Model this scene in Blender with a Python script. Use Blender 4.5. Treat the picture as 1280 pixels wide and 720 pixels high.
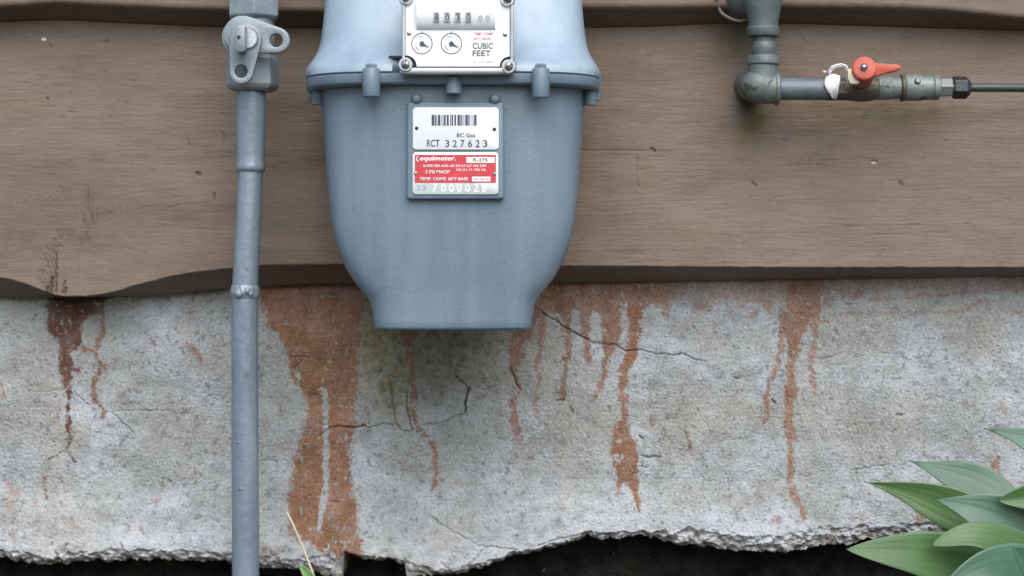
import bpy, bmesh, math, random
import numpy as np
from mathutils import Vector, Matrix

# ------------------------------------------------------------------ clear
for o in list(bpy.data.objects):
    bpy.data.objects.remove(o)
scene = bpy.context.scene
COL = scene.collection
R = math.radians

# ------------------------------------------------------------------ camera
D = 2.0            # camera distance to the foundation face (y = 0)
H = 0.40           # camera height above the soil
S = 0.0008         # metres per photo pixel on the plane y = 0
cam_d = bpy.data.cameras.new('camera')
cam_d.sensor_width = 36.0
cam_d.lens = 36.0 * D / (1280 * S)
cam_d.clip_start = 0.05
cam_d.clip_end = 500
cam = bpy.data.objects.new('camera', cam_d)
COL.objects.link(cam)
cam.location = (0, -D, H)
cam.rotation_euler = (R(90), 0, 0)
scene.camera = cam

# ------------------------------------------------------------------ sky, sun, exposure
SUN_ELEV, SUN_AZ = 47.0, 12.0      # azimuth: degrees to the right of straight out from the wall
world = bpy.data.worlds.new('World')
scene.world = world
world.use_nodes = True
wn = world.node_tree
wn.nodes.clear()
sky = wn.nodes.new('ShaderNodeTexSky')
sky.sky_type = 'NISHITA'
sky.sun_disc = False
sky.sun_elevation = R(SUN_ELEV)
sky.sun_rotation = R(180 - SUN_AZ)
sky.air_density = 1.0
sky.dust_density = 2.0
sky.ozone_density = 1.0
bg = wn.nodes.new('ShaderNodeBackground')
bg.inputs['Strength'].default_value = 0.075
wo = wn.nodes.new('ShaderNodeOutputWorld')
wn.links.new(sky.outputs[0], bg.inputs[0])
wn.links.new(bg.outputs[0], wo.inputs[0])

sun_d = bpy.data.lights.new('sun', 'SUN')
sun_d.energy = 1.5
sun_d.angle = R(64)
sun_d.color = (1.0, 0.985, 0.955)
sun = bpy.data.objects.new('sun', sun_d)
COL.objects.link(sun)
sdir = Vector((math.sin(R(SUN_AZ)) * math.cos(R(SUN_ELEV)), -math.cos(R(SUN_AZ)) * math.cos(R(SUN_ELEV)), math.sin(R(SUN_ELEV))))
sun.rotation_euler = sdir.to_track_quat('Z', 'Y').to_euler()
sun.location = sdir * 8

vs = scene.view_settings
vs.view_transform = 'Standard'
vs.look = 'None'
vs.gamma = 1.0
vs.use_curve_mapping = False
vs.exposure = 1.24

# ------------------------------------------------------------------ helpers
def at(px, py, y=0.0):
    k = (D + y) / D
    return Vector(((px - 640) * S * k, y, H + (360 - py) * S * k))

def pm(y):                          # metres per photo pixel at depth y
    return S * (D + y) / D

def tag(o, label=None, cat=None, group=None, kind=None):
    if label: o['label'] = label
    if cat: o['category'] = cat
    if group: o['group'] = group
    if kind: o['kind'] = kind
    return o

def empty(name, loc, label, cat, group=None):
    o = bpy.data.objects.new(name, None)
    o.empty_display_size = 0.05
    o.location = loc
    COL.objects.link(o)
    return tag(o, label, cat, group)

WORLD_LOC = {}
def build(name, verts, faces, mat, parent=None, smooth=True, angle=35):
    me = bpy.data.meshes.new(name)
    me.from_pydata([tuple(v) for v in verts], [], faces)
    me.validate()
    return link(name, me, mat, parent, smooth, angle)

def link(name, me, mat, parent=None, smooth=True, angle=35):
    me.update()
    if smooth:
        me.polygons.foreach_set('use_smooth', [True] * len(me.polygons))
        if angle: me.set_sharp_from_angle(angle=R(angle))
    if mat: me.materials.append(mat)
    o = bpy.data.objects.new(name, me)
    COL.objects.link(o)
    if parent:
        o.parent = parent
        root = parent
        while root.parent: root = root.parent
        if parent.parent is None and parent.type == 'EMPTY':
            o.matrix_parent_inverse = Matrix.Translation(parent.location).inverted()
        else:                        # sub-part: the part itself sits at world identity
            o.matrix_parent_inverse = Matrix.Identity(4)
    return o

class MB:
    """collects shapes into one mesh"""
    def __init__(s): s.v = []; s.f = []
    def add(s, v, f):
        n = len(s.v); s.v += [Vector(p) for p in v]; s.f += [tuple(i + n for i in q) for q in f]; return s
    def lathe(s, a, b, prof, n=32, rot=0.0, caps=True):
        """prof: (t along a->b in 0..1, radius)"""
        a = Vector(a); b = Vector(b); d = (b - a); L = d.length; d = d / L
        u = d.orthogonal().normalized()
        ref = Vector((0, -1, 0)) if abs(d.y) < .9 else Vector((0, 0, 1))
        u = (ref - d * ref.dot(d)).normalized(); w = d.cross(u)
        v = []; f = []
        for t, r in prof:
            for k in range(n):
                th = 2 * math.pi * k / n + rot
                v.append(a + d * (L * t) + u * (r * math.cos(th)) + w * (r * math.sin(th)))
        m = len(prof)
        for i in range(m - 1):
            for k in range(n):
                k2 = (k + 1) % n
                f.append((i * n + k, i * n + k2, (i + 1) * n + k2, (i + 1) * n + k))
        if caps:
            f.append(tuple(range(n))[::-1]); f.append(tuple(range((m - 1) * n, m * n)))
        return s.add(v, f)
    def tube(s, pts, rad, n=20, caps=True):
        pts = [Vector(p) for p in pts]
        if not isinstance(rad, (list, tuple)): rad = [rad] * len(pts)
        v = []; f = []; prev = None
        for i, p in enumerate(pts):
            t = (pts[min(i + 1, len(pts) - 1)] - pts[max(i - 1, 0)]).normalized()
            if prev is None: u = t.orthogonal().normalized()
            else: u = (prev - t * prev.dot(t)).normalized()
            prev = u; w = t.cross(u)
            for k in range(n):
                th = 2 * math.pi * k / n
                v.append(p + u * (rad[i] * math.cos(th)) + w * (rad[i] * math.sin(th)))
        for i in range(len(pts) - 1):
            for k in range(n):
                k2 = (k + 1) % n
                f.append((i * n + k, i * n + k2, (i + 1) * n + k2, (i + 1) * n + k))
        if caps:
            f.append(tuple(range(n))[::-1]); f.append(tuple(range((len(pts) - 1) * n, len(pts) * n)))
        return s.add(v, f)
    def prism(s, outline, y0, y1, inner=None):
        """outline / inner: equal-length lists of (px,py); extruded from depth y0 (front) to y1 (back)"""
        n = len(outline)
        k0 = (D + y0) / D
        def P(q, y): p = at(q[0], q[1], y0); return Vector((p.x, y, p.z))
        v = [P(q, y0) for q in outline] + [P(q, y1) for q in outline]; f = []
        for i in range(n): j = (i + 1) % n; f.append((i, j, n + j, n + i))
        if inner is None:
            f.append(tuple(range(n))[::-1]); f.append(tuple(range(n, 2 * n)))
        else:
            v += [P(q, y0) for q in inner] + [P(q, y1) for q in inner]
            for i in range(n):
                j = (i + 1) % n
                f.append((2 * n + i, 2 * n + j, j, i)); f.append((n + i, n + j, 3 * n + j, 3 * n + i))
                f.append((2 * n + j, 2 * n + i, 3 * n + i, 3 * n + j))
        return s.add(v, f)
    def build(s, name, mat, parent=None, smooth=True, angle=35, bevel=0, seg=2):
        me = bpy.data.meshes.new(name)
        me.from_pydata([tuple(v) for v in s.v], [], s.f)
        bm = bmesh.new(); bm.from_mesh(me)
        bmesh.ops.recalc_face_normals(bm, faces=bm.faces)
        if bevel:
            ed = [e for e in bm.edges if len(e.link_faces) == 2 and e.calc_face_angle(0) > R(28)]
            bmesh.ops.bevel(bm, geom=ed, offset=bevel, segments=seg, profile=.5, affect='EDGES', clamp_overlap=True)
        bm.to_mesh(me); bm.free()
        return link(name, me, mat, parent, smooth, angle)

def circle(cx, cy, r, n=32):
    return [(cx + r * math.cos(2 * math.pi * k / n), cy + r * math.sin(2 * math.pi * k / n)) for k in range(n)]

def hull_outline(c1, r1, c2, r2, n=48):
    """convex hull of two circles"""
    p = [(c1[0] + r1 * math.cos(a), c1[1] + r1 * math.sin(a)) for a in np.linspace(0, 2 * math.pi, 90, endpoint=False)]
    p += [(c2[0] + r2 * math.cos(a), c2[1] + r2 * math.sin(a)) for a in np.linspace(0, 2 * math.pi, 90, endpoint=False)]
    return convex(p)

def convex(p):
    p = sorted(set(p))
    def half(ps):
        h = []
        for q in ps:
            while len(h) > 1 and (h[-1][0] - h[-2][0]) * (q[1] - h[-2][1]) - (h[-1][1] - h[-2][1]) * (q[0] - h[-2][0]) <= 0: h.pop()
            h.append(q)
        return h
    a = half(p); b = half(p[::-1])
    return a[:-1] + b[:-1]

def ray_outline(poly, c, n=64):
    """resample a convex outline by angle about c"""
    out = []
    for k in range(n):
        th = 2 * math.pi * k / n; dx, dy = math.cos(th), math.sin(th); best = 0
        for i in range(len(poly)):
            (x1, y1), (x2, y2) = poly[i], poly[(i + 1) % len(poly)]
            ex, ey = x2 - x1, y2 - y1; den = dx * ey - dy * ex
            if abs(den) < 1e-9: continue
            t = ((x1 - c[0]) * ey - (y1 - c[1]) * ex) / den
            u = ((x1 - c[0]) * dy - (y1 - c[1]) * dx) / den
            if t > 0 and -1e-6 <= u <= 1 + 1e-6: best = max(best, t)
        out.append((c[0] + dx * best, c[1] + dy * best))
    return out

def rrect(x0, y0, x1, y1, r, n=5):
    o = []
    for cx, cy, a0 in ((x1 - r, y1 - r, 0), (x0 + r, y1 - r, 90), (x0 + r, y0 + r, 180), (x1 - r, y0 + r, 270)):
        for k in range(n):
            a = R(a0 + 90 * k / (n - 1)); o.append((cx + r * math.cos(a), cy + r * math.sin(a)))
    return o

def text(body, x0, y0, x1, y1, y, mat, parent, name='lettering', bold=0.012, shear=0.0):
    """flat print fitted into the photo rectangle x0,y0 - x1,y1 on the plane at depth y"""
    cu = bpy.data.curves.new('t', 'FONT'); cu.body = body; cu.size = 1.0; cu.resolution_u = 3; cu.shear = shear
    cu.offset = bold
    ob = bpy.data.objects.new('t', cu); COL.objects.link(ob)
    dg = bpy.context.evaluated_depsgraph_get()
    me = bpy.data.meshes.new_from_object(ob.evaluated_get(dg))
    bpy.data.objects.remove(ob)
    n = len(me.vertices); co = np.empty(n * 3); me.vertices.foreach_get('co', co); co = co.reshape(-1, 3)
    mn = co.min(0); mx = co.max(0)
    a = at(x0, y1, y); b = at(x1, y0, y)
    out = np.empty_like(co)
    out[:, 0] = a.x + (co[:, 0] - mn[0]) / (mx[0] - mn[0]) * (b.x - a.x)
    out[:, 2] = a.z + (co[:, 1] - mn[1]) / (mx[1] - mn[1]) * (b.z - a.z)
    out[:, 1] = y
    me.vertices.foreach_set('co', out.ravel())
    me.materials.clear()
    return link(name, me, mat, parent, smooth=False)

# numpy noise --------------------------------------------------------
def pnoise(x, y, seed=0):
    xi = np.floor(x).astype(np.int64); yi = np.floor(y).astype(np.int64)
    xf = x - xi; yf = y - yi
    u = xf * xf * xf * (xf * (xf * 6 - 15) + 10); v = yf * yf * yf * (yf * (yf * 6 - 15) + 10)
    def g(ix, iy, dx, dy):
        h = (ix * 374761393 + iy * 668265263 + seed * 1274126177) & 0xffffffff
        h = ((h ^ (h >> 13)) * 1103515245) & 0xffffffff
        h = (h ^ (h >> 16)) & 0xffff
        a = h * (2 * math.pi / 65536.0)
        return np.cos(a) * dx + np.sin(a) * dy
    a = g(xi, yi, xf, yf); b = g(xi + 1, yi, xf - 1, yf)
    c = g(xi, yi + 1, xf, yf - 1); d = g(xi + 1, yi + 1, xf - 1, yf - 1)
    return (a + (b - a) * u + (c - a) * v + (a - b - c + d) * u * v) * 1.5

def fbm(x, y, o=4, seed=0, gain=.5):
    r = 0; amp = 1; f = 1
    for i in range(o):
        r = r + amp * pnoise(x * f + i * 17.3, y * f - i * 9.1, seed + i); amp *= gain; f *= 2.03
    return r

def sstep(a, b, x):
    t = np.clip((x - a) / (b - a), 0, 1); return t * t * (3 - 2 * t)

def curve(tab, x):
    tab = np.array(tab, float); return np.interp(x, tab[:, 0], tab[:, 1])

def smooth_curve(tab, x, w=6):
    xs = np.asarray(x, float); acc = 0
    ks = np.linspace(-1, 1, 9)
    wt = 1 - ks ** 2 * .9
    for k, q in zip(ks, wt): acc = acc + q * curve(tab, xs + k * w)
    return acc / wt.sum()

def grid(name, X, Y, Z, mat, parent, attrs=None, smooth=True):
    r, c = X.shape
    me = bpy.data.meshes.new(name)
    me.vertices.add(r * c)
    me.vertices.foreach_set('co', np.stack([X, Y, Z], -1).astype(np.float32).ravel())
    idx = np.arange(r * c).reshape(r, c)
    q = np.stack([idx[:-1, :-1], idx[1:, :-1], idx[1:, 1:], idx[:-1, 1:]], -1).reshape(-1)
    nf = (r - 1) * (c - 1)
    me.loops.add(nf * 4); me.polygons.add(nf)
    me.loops.foreach_set('vertex_index', q.astype(np.int32))
    me.polygons.foreach_set('loop_start', np.arange(0, nf * 4, 4, dtype=np.int32))
    me.update(calc_edges=True)
    for k, a in (attrs or {}).items():
        at_ = me.attributes.new(k, 'FLOAT', 'POINT')
        at_.data.foreach_set('value', np.ascontiguousarray(a, dtype=np.float32).ravel())
    if smooth: me.polygons.foreach_set('use_smooth', np.ones(nf, dtype=bool))
    return link(name, me, mat, parent, smooth=False)

# ------------------------------------------------------------------ materials
def new_mat(name):
    m = bpy.data.materials.new(name); m.use_nodes = True
    nt = m.node_tree; b = nt.nodes['Principled BSDF']
    return m, nt, b

def N(nt, t, **kw):
    n = nt.nodes.new(t)
    for k, v in kw.items(): setattr(n, k, v)
    return n

def tex(nt, scale, detail=3, mapping=(1, 1, 1), rough=.5, kind='ShaderNodeTexNoise', obj=True):
    tc = N(nt, 'ShaderNodeTexCoord'); mp = N(nt, 'ShaderNodeMapping')
    mp.inputs['Scale'].default_value = mapping
    nt.links.new(tc.outputs['Object'], mp.inputs['Vector'])
    n = N(nt, kind); n.inputs['Scale'].default_value = scale
    if kind == 'ShaderNodeTexNoise':
        n.inputs['Detail'].default_value = detail; n.inputs['Roughness'].default_value = rough
    nt.links.new(mp.outputs[0], n.inputs['Vector'])
    return n.outputs['Fac'] if kind == 'ShaderNodeTexNoise' else n.outputs['Distance']

def ramp(nt, fac, stops):
    r = N(nt, 'ShaderNodeValToRGB'); e = r.color_ramp.elements
    while len(e) < len(stops): e.new(.5)
    for q, (p, c) in zip(e, stops): q.position = p; q.color = (*c, 1) if len(c) == 3 else c
    nt.links.new(fac, r.inputs[0]); return r.outputs[0]

def mixc(nt, fac, a, b, mode='MIX'):
    m = N(nt, 'ShaderNodeMix', data_type='RGBA', blend_type=mode)
    for sock, val in ((m.inputs[0], fac), (m.inputs[6], a), (m.inputs[7], b)):
        if isinstance(val, (int, float)): sock.default_value = val
        elif isinstance(val, tuple): sock.default_value = (*val, 1)
        else: nt.links.new(val, sock)
    return m.outputs[2]

def attr(nt, name):
    a = N(nt, 'ShaderNodeAttribute'); a.attribute_name = name; return a.outputs['Fac']

def math_(nt, op, a, b=0.0):
    m = N(nt, 'ShaderNodeMath', operation=op)
    for s, v in zip(m.inputs, (a, b)):
        if isinstance(v, (int, float)): s.default_value = v
        else: nt.links.new(v, s)
    return m.outputs[0]

def bump(nt, b, height, dist, strength=1.0, prev=None):
    n = N(nt, 'ShaderNodeBump'); n.inputs['Distance'].default_value = dist; n.inputs['Strength'].default_value = strength
    nt.links.new(height, n.inputs['Height'])
    if prev is not None: nt.links.new(prev, n.inputs['Normal'])
    return n.outputs[0]

def paint(name, c1, c2, rough=.45, metal=0.0, vscale=(1, 1, 1), scale=12, bmp=.0002, bscale=500, spots=None, spec=.5, coat=0):
    m, nt, b = new_mat(name)
    f = tex(nt, scale, 5, vscale, .6)
    col = ramp(nt, f, [(.33, c1), (.67, c2)])
    if spots:
        g = tex(nt, spots[1], 4, (1, 1, 1), .65)
        mask = ramp(nt, g, [(spots[2], (0, 0, 0)), (spots[2] + .06, (1, 1, 1))])
        col = mixc(nt, mask, col, spots[0])
    nt.links.new(col, b.inputs['Base Color'])
    b.inputs['Metallic'].default_value = metal
    b.inputs['Specular IOR Level'].default_value = spec
    rr = ramp(nt, tex(nt, 40, 4), [(.3, (rough - .08,) * 3), (.7, (rough + .1,) * 3)])
    nt.links.new(rr, b.inputs['Roughness'])
    if bmp:
        nt.links.new(bump(nt, b, tex(nt, bscale, 3), bmp), b.inputs['Normal'])
    return m

M = {}
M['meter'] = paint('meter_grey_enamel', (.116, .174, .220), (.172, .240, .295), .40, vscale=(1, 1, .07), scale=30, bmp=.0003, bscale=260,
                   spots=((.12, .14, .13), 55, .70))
M['meter_top'] = paint('chalked_toplit_enamel', (.235, .315, .39), (.325, .415, .50), .42, vscale=(1, 1, .35), scale=22, bmp=.0003, bscale=260, spots=((.16, .19, .19), 55, .72))  # chalked paint, lightened further to stand in for skylight on the upper case
M['riser'] = paint('riser_grey_paint', (.14, .188, .235), (.225, .28, .335), .34, metal=.15, vscale=(1, 1, .3), scale=34, bmp=.0006, bscale=130,
                   spots=((.13, .14, .14), 70, .66))
M['valve'] = paint('valve_cast_paint', (.18, .22, .245), (.26, .30, .325), .40, metal=.15, scale=40, bmp=.0003, bscale=300)
M['bare'] = paint('bright_worn_metal', (.42, .46, .50), (.55, .58, .62), .32, metal=.7, scale=60, bmp=.0001, bscale=300)
M['galv'] = paint('galvanised_fitting', (.088, .115, .115), (.145, .175, .165), .5, metal=.1, scale=30, bmp=.0004, bscale=220,
                  spots=((.062, .062, .034), 40, .60))
M['galvpipe'] = paint('pipe_blue_grey', (.09, .12, .145), (.135, .17, .20), .45, metal=.1, scale=40, bmp=.0003, bscale=220)
M['brass'] = paint('dark_tarnished_brass', (.075, .07, .05), (.14, .125, .09), .5, metal=.35, scale=60, bmp=.0004, bscale=250)
M['union'] = paint('zinc_union', (.13, .155, .15), (.235, .26, .255), .5, metal=.2, scale=60, bmp=.0004, bscale=200, spots=((.07, .065, .045), 60, .58))
M['nut'] = paint('black_steel_nut', (.02, .024, .03), (.05, .055, .06), .35, metal=.4, scale=60, bmp=.0002)
M['tube'] = paint('dark_green_tube', (.015, .022, .022), (.05, .07, .062), .4, scale=40, vscale=(.2, 1, 1), bmp=.0003)
M['red'] = paint('red_orange_plastic', (.42, .07, .045), (.52, .11, .07), .48, scale=60, bmp=.0001)
M['silver'] = paint('brushed_aluminium', (.40, .42, .45), (.50, .52, .55), .36, metal=.8, scale=80, vscale=(.1, 1, 1), bmp=.0001)
M['screw'] = paint('steel_screw', (.40, .40, .38), (.55, .55, .52), .3, metal=.85, scale=200, bmp=.0001)
M['white'] = paint('white_plate', (.74, .78, .79), (.80, .83, .84), .35, scale=30, bmp=0)
M['plate'] = paint('white_enamel_plate', (.68, .73, .77), (.74, .79, .82), .35, scale=30, bmp=0)
M['alu'] = paint('aluminium_plate', (.55, .62, .62), (.64, .70, .69), .4, scale=60, bmp=.0001, metal=.2)
M['redprint'] = paint('red_print', (.50, .03, .05), (.56, .045, .06), .45, scale=40, bmp=0)
M['ink'] = paint('dark_blue_ink', (.045, .05, .085), (.06, .065, .10), .5, scale=40, bmp=0)
M['greyink'] = paint('grey_ink', (.30, .34, .38), (.36, .40, .44), .5, scale=40, bmp=0)
M['pinkink'] = paint('pink_ink', (.62, .20, .26), (.68, .26, .32), .5, scale=40, bmp=0)
M['dark'] = paint('dark_hole', (.012, .012, .012), (.025, .022, .02), .6, scale=60, bmp=0)
M['paper'] = paint('white_paper', (.76, .77, .80), (.84, .84, .86), .7, scale=60, bmp=.0003)
M['cream'] = paint('cream_tape', (.55, .52, .38), (.66, .63, .48), .6, scale=80, bmp=.0002)
M['straw'] = paint('dry_straw', (.40, .36, .25), (.55, .50, .37), .6, scale=80, bmp=.0002)
M['caulk'] = paint('old_caulk', (.10, .09, .075), (.18, .165, .14), .7, scale=120, bmp=.0008, bscale=150)

# weathered wood siding paint
m, nt, b = new_mat('brown_painted_siding'); M['wood'] = m
grain = tex(nt, 1, 5, (14, 14, 420), .62)
fine = tex(nt, 1, 4, (60, 60, 900), .6)
patch = tex(nt, 5, 6, (1, 1, 2.4), .68)
speck = tex(nt, 1, 4, (120, 120, 420), .65)
c = ramp(nt, patch, [(.33, (.117, .083, .060)), (.67, (.180, .134, .101))])
c = mixc(nt, ramp(nt, grain, [(.30, (.20,) * 3), (.48, (0,) * 3)]), c, (.08, .058, .042))
c = mixc(nt, ramp(nt, fine, [(.56, (0,) * 3), (.72, (.30,) * 3)]), c, (.27, .22, .185))
c = mixc(nt, ramp(nt, speck, [(.32, (.5,) * 3), (.42, (0,) * 3)]), c, (.07, .052, .038))
c = mixc(nt, attr(nt, 'algae'), c, (.075, .063, .012))
c = mixc(nt, attr(nt, 'knot'), c, (.05, .038, .026))
c = mixc(nt, attr(nt, 'fleck'), c, (.62, .58, .52))
nt.links.new(c, b.inputs['Base Color'])
b.inputs['Roughness'].default_value = .62
b.inputs['Specular IOR Level'].default_value = .35
n1 = bump(nt, b, grain, .0004, .6)
n2 = bump(nt, b, fine, .0003, .7, n1)
nt.links.new(n2, b.inputs['Normal'])

# concrete with rust-red stains
m, nt, b = new_mat('stained_concrete'); M['concrete'] = m
big = tex(nt, 6, 5, (1, 1, 1), .6)
big2 = tex(nt, 11, 4, (1.1, 1, .9), .6)
mid = tex(nt, 45, 5, (1, 1, 1), .65)
sp = tex(nt, 430, 2, (1, 1, 1), .6)
sp2 = tex(nt, 300, 2, (1.3, 1, 1), .6)
sp3 = tex(nt, 150, 3, (1, 1, 1), .6)
c = ramp(nt, big, [(.35, (.27, .282, .275)), (.65, (.375, .395, .405))])
c = mixc(nt, ramp(nt, big2, [(.46, (0,) * 3), (.64, (.5,) * 3)]), c, (.325, .315, .265))
c = mixc(nt, ramp(nt, tex(nt, 13, 5, (.8, 1, 1.3), .65), [(.48, (0,) * 3), (.62, (.75,) * 3)]), c, (.43, .46, .52))
c = mixc(nt, ramp(nt, mid, [(.36, (.55,) * 3), (.54, (0,) * 3)]), c, (.20, .205, .195))
c = mixc(nt, ramp(nt, sp3, [(.33, (.75,) * 3), (.44, (0,) * 3)]), c, (.15, .15, .14))
c = mixc(nt, ramp(nt, sp, [(.36, (.40,) * 3), (.47, (0,) * 3)]), c, (.13, .135, .135))
c = mixc(nt, ramp(nt, sp2, [(.55, (0,) * 3), (.70, (.38,) * 3)]), c, (.54, .565, .58))
c = mixc(nt, attr(nt, 'lime'), c, (.53, .54, .55))
c = mixc(nt, attr(nt, 'moss'), c, mixc(nt, ramp(nt, sp3, [(.35, (0,) * 3), (.65, (1,) * 3)]), (.11, .10, .042), (.24, .225, .125)))
st = mixc(nt, ramp(nt, big2, [(.38, (0,) * 3), (.62, (1,) * 3)]), ramp(nt, mid, [(.36, (.172, .085, .038)), (.64, (.255, .135, .072))]), ramp(nt, mid, [(.36, (.215, .105, .066)), (.64, (.325, .18, .125))]))
st = mixc(nt, attr(nt, 'deep'), st, (.10, .046, .033))
st = mixc(nt, ramp(nt, sp, [(.36, (.7,) * 3), (.48, (0,) * 3)]), st, (.12, .058, .035))
st = mixc(nt, ramp(nt, sp2, [(.56, (0,) * 3), (.72, (.38,) * 3)]), st, (.37, .26, .20))
st = mixc(nt, math_(nt, 'MULTIPLY', attr(nt, 'moss'), .8), st, (.15, .085, .03))
# fine grain breaks the outline of every stain and crack
grit = math_(nt, 'SUBTRACT', math_(nt, 'ADD', math_(nt, 'ADD', math_(nt, 'MULTIPLY', sp3, .4), math_(nt, 'MULTIPLY', sp2, .3)), math_(nt, 'MULTIPLY', tex(nt, 75, 3), .3)), .5)
sm = math_(nt, 'ADD', attr(nt, 'stain'), math_(nt, 'MULTIPLY', grit, 3.4))
sm = ramp(nt, sm, [(.32, (0,) * 3), (.75, (1,) * 3)])
svar = ramp(nt, tex(nt, 55, 4), [(.35, (.84,) * 3), (.55, (1,) * 3)])
c = mixc(nt, math_(nt, 'MULTIPLY', math_(nt, 'MULTIPLY', sm, svar), attr(nt, 'strength')), c, st)
cm = math_(nt, 'MULTIPLY', attr(nt, 'crack'), ramp(nt, math_(nt, 'ADD', sp3, .0), [(.40, (.2,) * 3), (.56, (.9,) * 3)]))
c = mixc(nt, cm, c, (.032, .028, .024))
c = mixc(nt, attr(nt, 'broken'), c, mixc(nt, ramp(nt, sp3, [(.42, (0,) * 3), (.58, (1,) * 3)]), (.17, .145, .12), (.42, .39, .355)))
nt.links.new(c, b.inputs['Base Color'])
b.inputs['Roughness'].default_value = .88
b.inputs['Specular IOR Level'].default_value = .25
n1 = bump(nt, b, tex(nt, 330, 3, (1, 1, 1), .65), .0007, .8)
nt.links.new(n1, b.inputs['Normal'])

# black dampproofing
m, nt, b = new_mat('black_tar_coating'); M['tar'] = m
c = ramp(nt, tex(nt, 60, 5), [(.35, (.006, .006, .006)), (.65, (.026, .023, .018))])
c = mixc(nt, ramp(nt, tex(nt, 160, 2), [(.71, (0,) * 3), (.76, (.6,) * 3)]), c, (.22, .20, .17))
nt.links.new(c, b.inputs['Base Color']); b.inputs['Roughness'].default_value = .8
b.inputs['Specular IOR Level'].default_value = .2
nt.links.new(bump(nt, b, tex(nt, 90, 5), .004), b.inputs['Normal'])

m, nt, b = new_mat('dark_garden_soil'); M['soil'] = m
c = ramp(nt, tex(nt, 25, 6), [(.3, (.022, .017, .012)), (.7, (.07, .055, .04))])
nt.links.new(c, b.inputs['Base Color']); b.inputs['Roughness'].default_value = .95
nt.links.new(bump(nt, b, tex(nt, 60, 6), .012), b.inputs['Normal'])

def leaf_mat(name, c1, c2, vein, rough=.36, edge=None):
    m, nt, b = new_mat(name)
    v = attr(nt, 'vein'); e = attr(nt, 'edge')
    c = ramp(nt, tex(nt, 14, 4), [(.3, c1), (.7, c2)])
    c = mixc(nt, v, c, vein)
    c = mixc(nt, e, c, edge or (.17, .27, .17))
    c = mixc(nt, ramp(nt, tex(nt, 130, 3), [(.74, (0,) * 3), (.78, (.6,) * 3)]), c, (.42, .48, .40))
    nt.links.new(c, b.inputs['Base Color']); b.inputs['Roughness'].default_value = rough
    b.inputs['Specular IOR Level'].default_value = .5
    tr = N(nt, 'ShaderNodeBsdfTranslucent'); nt.links.new(c, tr.inputs['Color'])
    mx = N(nt, 'ShaderNodeMixShader'); mx.inputs[0].default_value = .22
    nt.links.new(b.outputs[0], mx.inputs[1]); nt.links.new(tr.outputs[0], mx.inputs[2])
    nt.links.new(mx.outputs[0], nt.nodes['Material Output'].inputs['Surface'])
    return m
M['leaf_blue'] = leaf_mat('hosta_leaf_bluegreen', (.058, .142, .088), (.095, .195, .13), (.046, .12, .074))
M['leaf_green'] = leaf_mat('hosta_leaf_green', (.056, .138, .042), (.105, .20, .066), (.042, .112, .034))
M['weed'] = leaf_mat('weed_leaf_green', (.10, .24, .05), (.16, .32, .08), (.08, .2, .04))

# ------------------------------------------------------------------ large structure: columns shared by the wall grids
def columns(step_px):
    core = np.arange(-14, 1294.01, step_px)
    left = [-14.0]; st = step_px
    while left[-1] > -2700: st *= 1.12; left.append(left[-1] - min(st, 40))
    right = [core[-1]]; st = step_px
    while right[-1] < 3980: st *= 1.12; right.append(right[-1] + min(st, 40))
    return np.concatenate([np.array(left[1:])[::-1], core, np.array(right[1:])])

# ---- ground
def gr():
    near = np.concatenate([np.linspace(-40, -3, 12), np.linspace(-2.8, 2.8, 90), np.linspace(3, 40, 12)])
    ny = np.concatenate([np.linspace(-40, -3.2, 12), np.linspace(-3, 0.3, 70), [1.5, 40]])
    X, Y = np.meshgrid(near, ny)
    Z = 0.012 * fbm(X * 5, Y * 5, 5, 3) * np.exp(-(X / 4) ** 2) + .0
    Z = np.where(Y > .25, -.02, Z)
    return grid('ground', X, Y, Z, M['soil'], None)
tag(gr(), 'dark bare garden soil in front of the foundation', kind='structure')

# ---- foundation
found = empty('foundation_wall', (0, 0.08, 0), 'grey concrete foundation with rust-red drip stains and a broken black lower edge', 'foundation')
BOT = [(-2700, 700), (-200, 698), (0, 695), (22, 700), (56, 706), (83, 703), (117, 700), (155, 700), (194, 698), (236, 700), (278, 700), (289, 703), (324, 709),
       (370, 711), (400, 716), (422, 724), (429, 723), (431.5, 692), (434, 690), (451, 698), (459, 699), (492, 699), (506, 706), (509.5, 722), (521, 723), (524, 719), (559, 718),
       (584, 714), (600, 710), (642, 694), (678, 687), (719, 676), (733, 670), (756, 674), (794, 670), (817, 670), (830, 677), (850, 681),
       (878, 681), (888, 684), (929, 688), (971, 689), (993, 688), (1027, 681), (1054, 680), (1071, 678), (1079, 673), (1110, 674),
       (1165, 673), (1180, 668), (1280, 668), (1500, 676), (4000, 690)]
LIP = [(-2700, 688), (0, 685), (56, 694), (83, 691), (150, 684), (230, 687), (289, 689), (324, 693), (370, 696), (430, 690), (452, 694),
       (500, 696), (560, 714), (600, 704), (642, 689), (678, 683), (719, 668), (760, 664), (817, 666), (830, 662), (860, 659), (925, 666),
       (965, 668), (1000, 664), (1027, 656), (1080, 655), (1165, 654), (1280, 650), (4000, 670)]
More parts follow.
